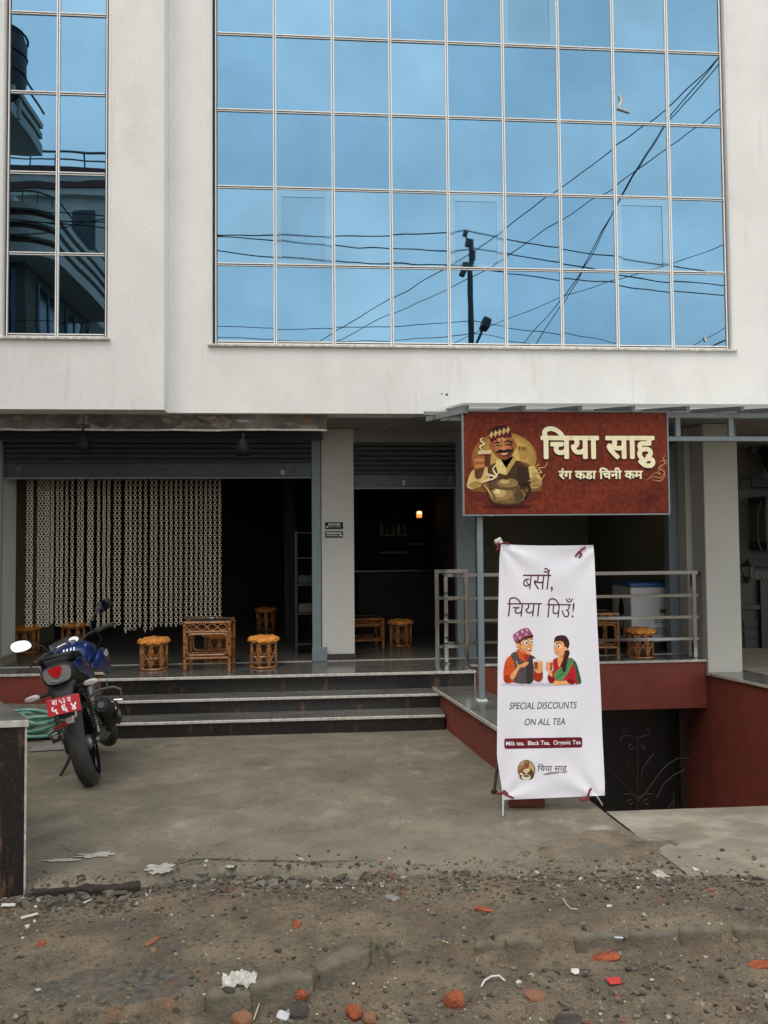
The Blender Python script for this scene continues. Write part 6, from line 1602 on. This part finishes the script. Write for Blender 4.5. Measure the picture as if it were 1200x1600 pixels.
# corner building with banded balconies, mirrored in the left window
ob=thing('corner_building','grey building with banded balconies across the street, mirrored in the left window','building',(-12,-9,0))
XA=-7.15; ya=2*GL-20.0
def zat(px,py,Yv): return at(px,py,Y=Yv).z
zL1,zL0=zat(95,302,20),zat(95,388,20)
m=MB(); m.box(-18,XA-.9,-16,ya-.7,0,zL0+.1); m.build('lower_storeys',M['bld_slate'],ob)
m=MB(); m.box(-18,XA-1.3,-16,ya-.9,zL0+.1,zL1+.35); m.build('upper_storeys',M['bld_wall'],ob)
def balcony(x0,x1,y0,y1,z0,z1,nm,ns):
    # footprint with a rounded outer corner; stacked bands
    P=[]; rr=.7
    P+=[(x0,y1),(x1-rr,y1)]+[(x1-rr+rr*math.sin(R(t)),y1-rr+rr*math.cos(R(t))) for t in (15,30,45,60,75)]+[(x1,y1-rr),(x1,y0),(x0,y0)]
    b=MB(); b.prism(P,z0-.14,z0); b=b.build(nm,M['bld_wall'],ob)
    h=(z1-z0)/ns
    for k in range(ns):
        off=.0 if k%2==0 else .13
        Q=[(x,y) for x,y in P]
        cxm,cym=(x0+x1)/2,(y0+y1)/2
        Q=[(x-(off if x>cxm else 0),y-(off if y>cym else 0)) for x,y in P]
        mm=MB(); mm.prism(Q,z0+k*h+.002,z0+(k+1)*h); mm.build('parapet_band',M['bld_wall'] if k%2==0 else M['bld_band'],b)
    # hand rail
    rp=[(x,y,z1+.30) for x,y in P[:9]]
    mm=MB(); mm.tube(rp,.03,6); mm.build('hand_rail',M['pole'],b,smooth=True)
    for x,y,_ in rp[1::2]:
        mm=MB(); mm.tube([(x,y,z1),(x,y,z1+.3)],.02,5); mm.build('rail_post',M['pole'],b)
    return b
balcony(-13,XA,ya-6,ya,zL0,zL1-.25,'balcony',7)
zU0,zU1=zat(88,246,20),zat(88,206,20)
m=MB(); m.box(-18,XA-1.5,ya+.1,ya+9,0,zU0+2.2); m.build('front_wing',M['bld_wall'],ob)
balcony(-13,XA,ya+.3,ya+9,zU0,zU1,'balcony',5)
m=MB(); m.box(-18,XA-1.0,ya+.6,ya+9.3,zU0+2.0,zU0+2.2); m.build('roof_slab',M['bld_wall'],ob)
q=mir(30,70,17,GL)
tkk=thing('water_tank','black plastic water tank on the roof mirrored in the left window','water tank',(q.x-.4,q.y,zU0+2.2))
m=MB(); zz1=zat(30,40,17); zz0=zz1-1.5; m.lathe([(.45,zz0),(.48,zz0+.1),(.48,zz1-.35),(.42,zz1-.12),(.22,zz1),(0,zz1)],24,(q.x-.42,q.y,0)); m.build('drum',M['tank'],tkk,smooth=True)
for dx,dy in ((-.35,-.35),(.35,-.35),(.35,.35),(-.35,.35)):
    mm=MB(); mm.sqbar((q.x-.42+dx,q.y+dy,zU0-.5),(q.x-.42+dx,q.y+dy,zz0),.08); mm.build('stand_leg',M['bld_wall'],tkk)
for k in range(3):
    m=MB(); z=zz0+.4+k*.45; m.tube([(q.x-.42+.485*math.cos(2*math.pi*i/24),q.y+.485*math.sin(2*math.pi*i/24),z) for i in range(24)],.025,5,closed=True); m.build('rib',M['tank'],tkk)
for k in range(3):
    a,b=mir(20+0,300+0,20),None
# lower storey windows with blue-grey frames, and the recess under the balcony
for k in range(3):
    y=ya-2.2-k*2.2; m=MB(); m.box(XA-.92,XA-.86,y-.7,y+.7,zL0-2.4,zL0-.5); wd_=m.build('window',M['black_gloss'],ob)
    m=MB(); m.box(XA-.88,XA-.83,y-.75,y-.66,zL0-2.5,zL0-.4); m.box(XA-.88,XA-.83,y+.66,y+.75,zL0-2.5,zL0-.4); m.box(XA-.88,XA-.83,y-.04,y+.04,zL0-2.4,zL0-.5); m.build('window_frame',flat('blue_frame',(.12,.18,.24)),wd_)
m=MB(); m.box(XA-1.9,XA-1.2,ya-.71,ya-.66,zL0-2.6,zL0-.3); wd_=m.build('window',M['black_gloss'],ob)
m=MB(); m.box(XA-1.25,XA-1.16,ya-.69,ya-.62,zL0-2.6,zL0-.3); m.box(XA-1.95,XA-1.88,ya-.69,ya-.62,zL0-2.6,zL0-.3); m.build('window_frame',flat('blue_frame',(.12,.18,.24)),wd_)
# building further back, with a flat railed roof
fb=thing('far_building','flat-roofed building further back with roof railing, mirrored in the left window','building',(-9,-24,0))
Yv=34; zr=zat(120,268,Yv); yb=2*GL-Yv; xr=at(250,268,Y=Yv).x
m=MB(); m.box(-22,xr,yb-8,yb,0,zr-1.3); m.build('wall',M['bld_wall'],fb)
for k in range(4):
    m=MB(); m.box(-22,xr+.3,yb-8,yb+.35+.1*(k%2),zr-1.3+k*.32,zr-1.3+(k+1)*.32-.01); m.build('roof_band',M['bld_band'] if k%2 else M['bld_wall'],fb)
m=MB(); m.tube([(-22,yb+.2,zr+.75),(xr+.2,yb+.2,zr+.75)],.05,6); m.tube([(-22,yb+.2,zr+.4),(xr+.2,yb+.2,zr+.4)],.035,6); m.build('roof_railing',M['pole'],fb)
for k in range(16):
    x=xr+.1-k*1.1; m=MB(); m.tube([(x,yb+.2,zr-.05),(x,yb+.2,zr+.75)],.04,5); m.build('railing_post',M['pole'],fb)
for k in range(6):
    x=xr-1.2-k*2; m=MB(); m.box(x-.5,x+.5,yb-.02,yb+.03,zr-3.6,zr-1.9); m.build('window',M['black_gloss'],fb)
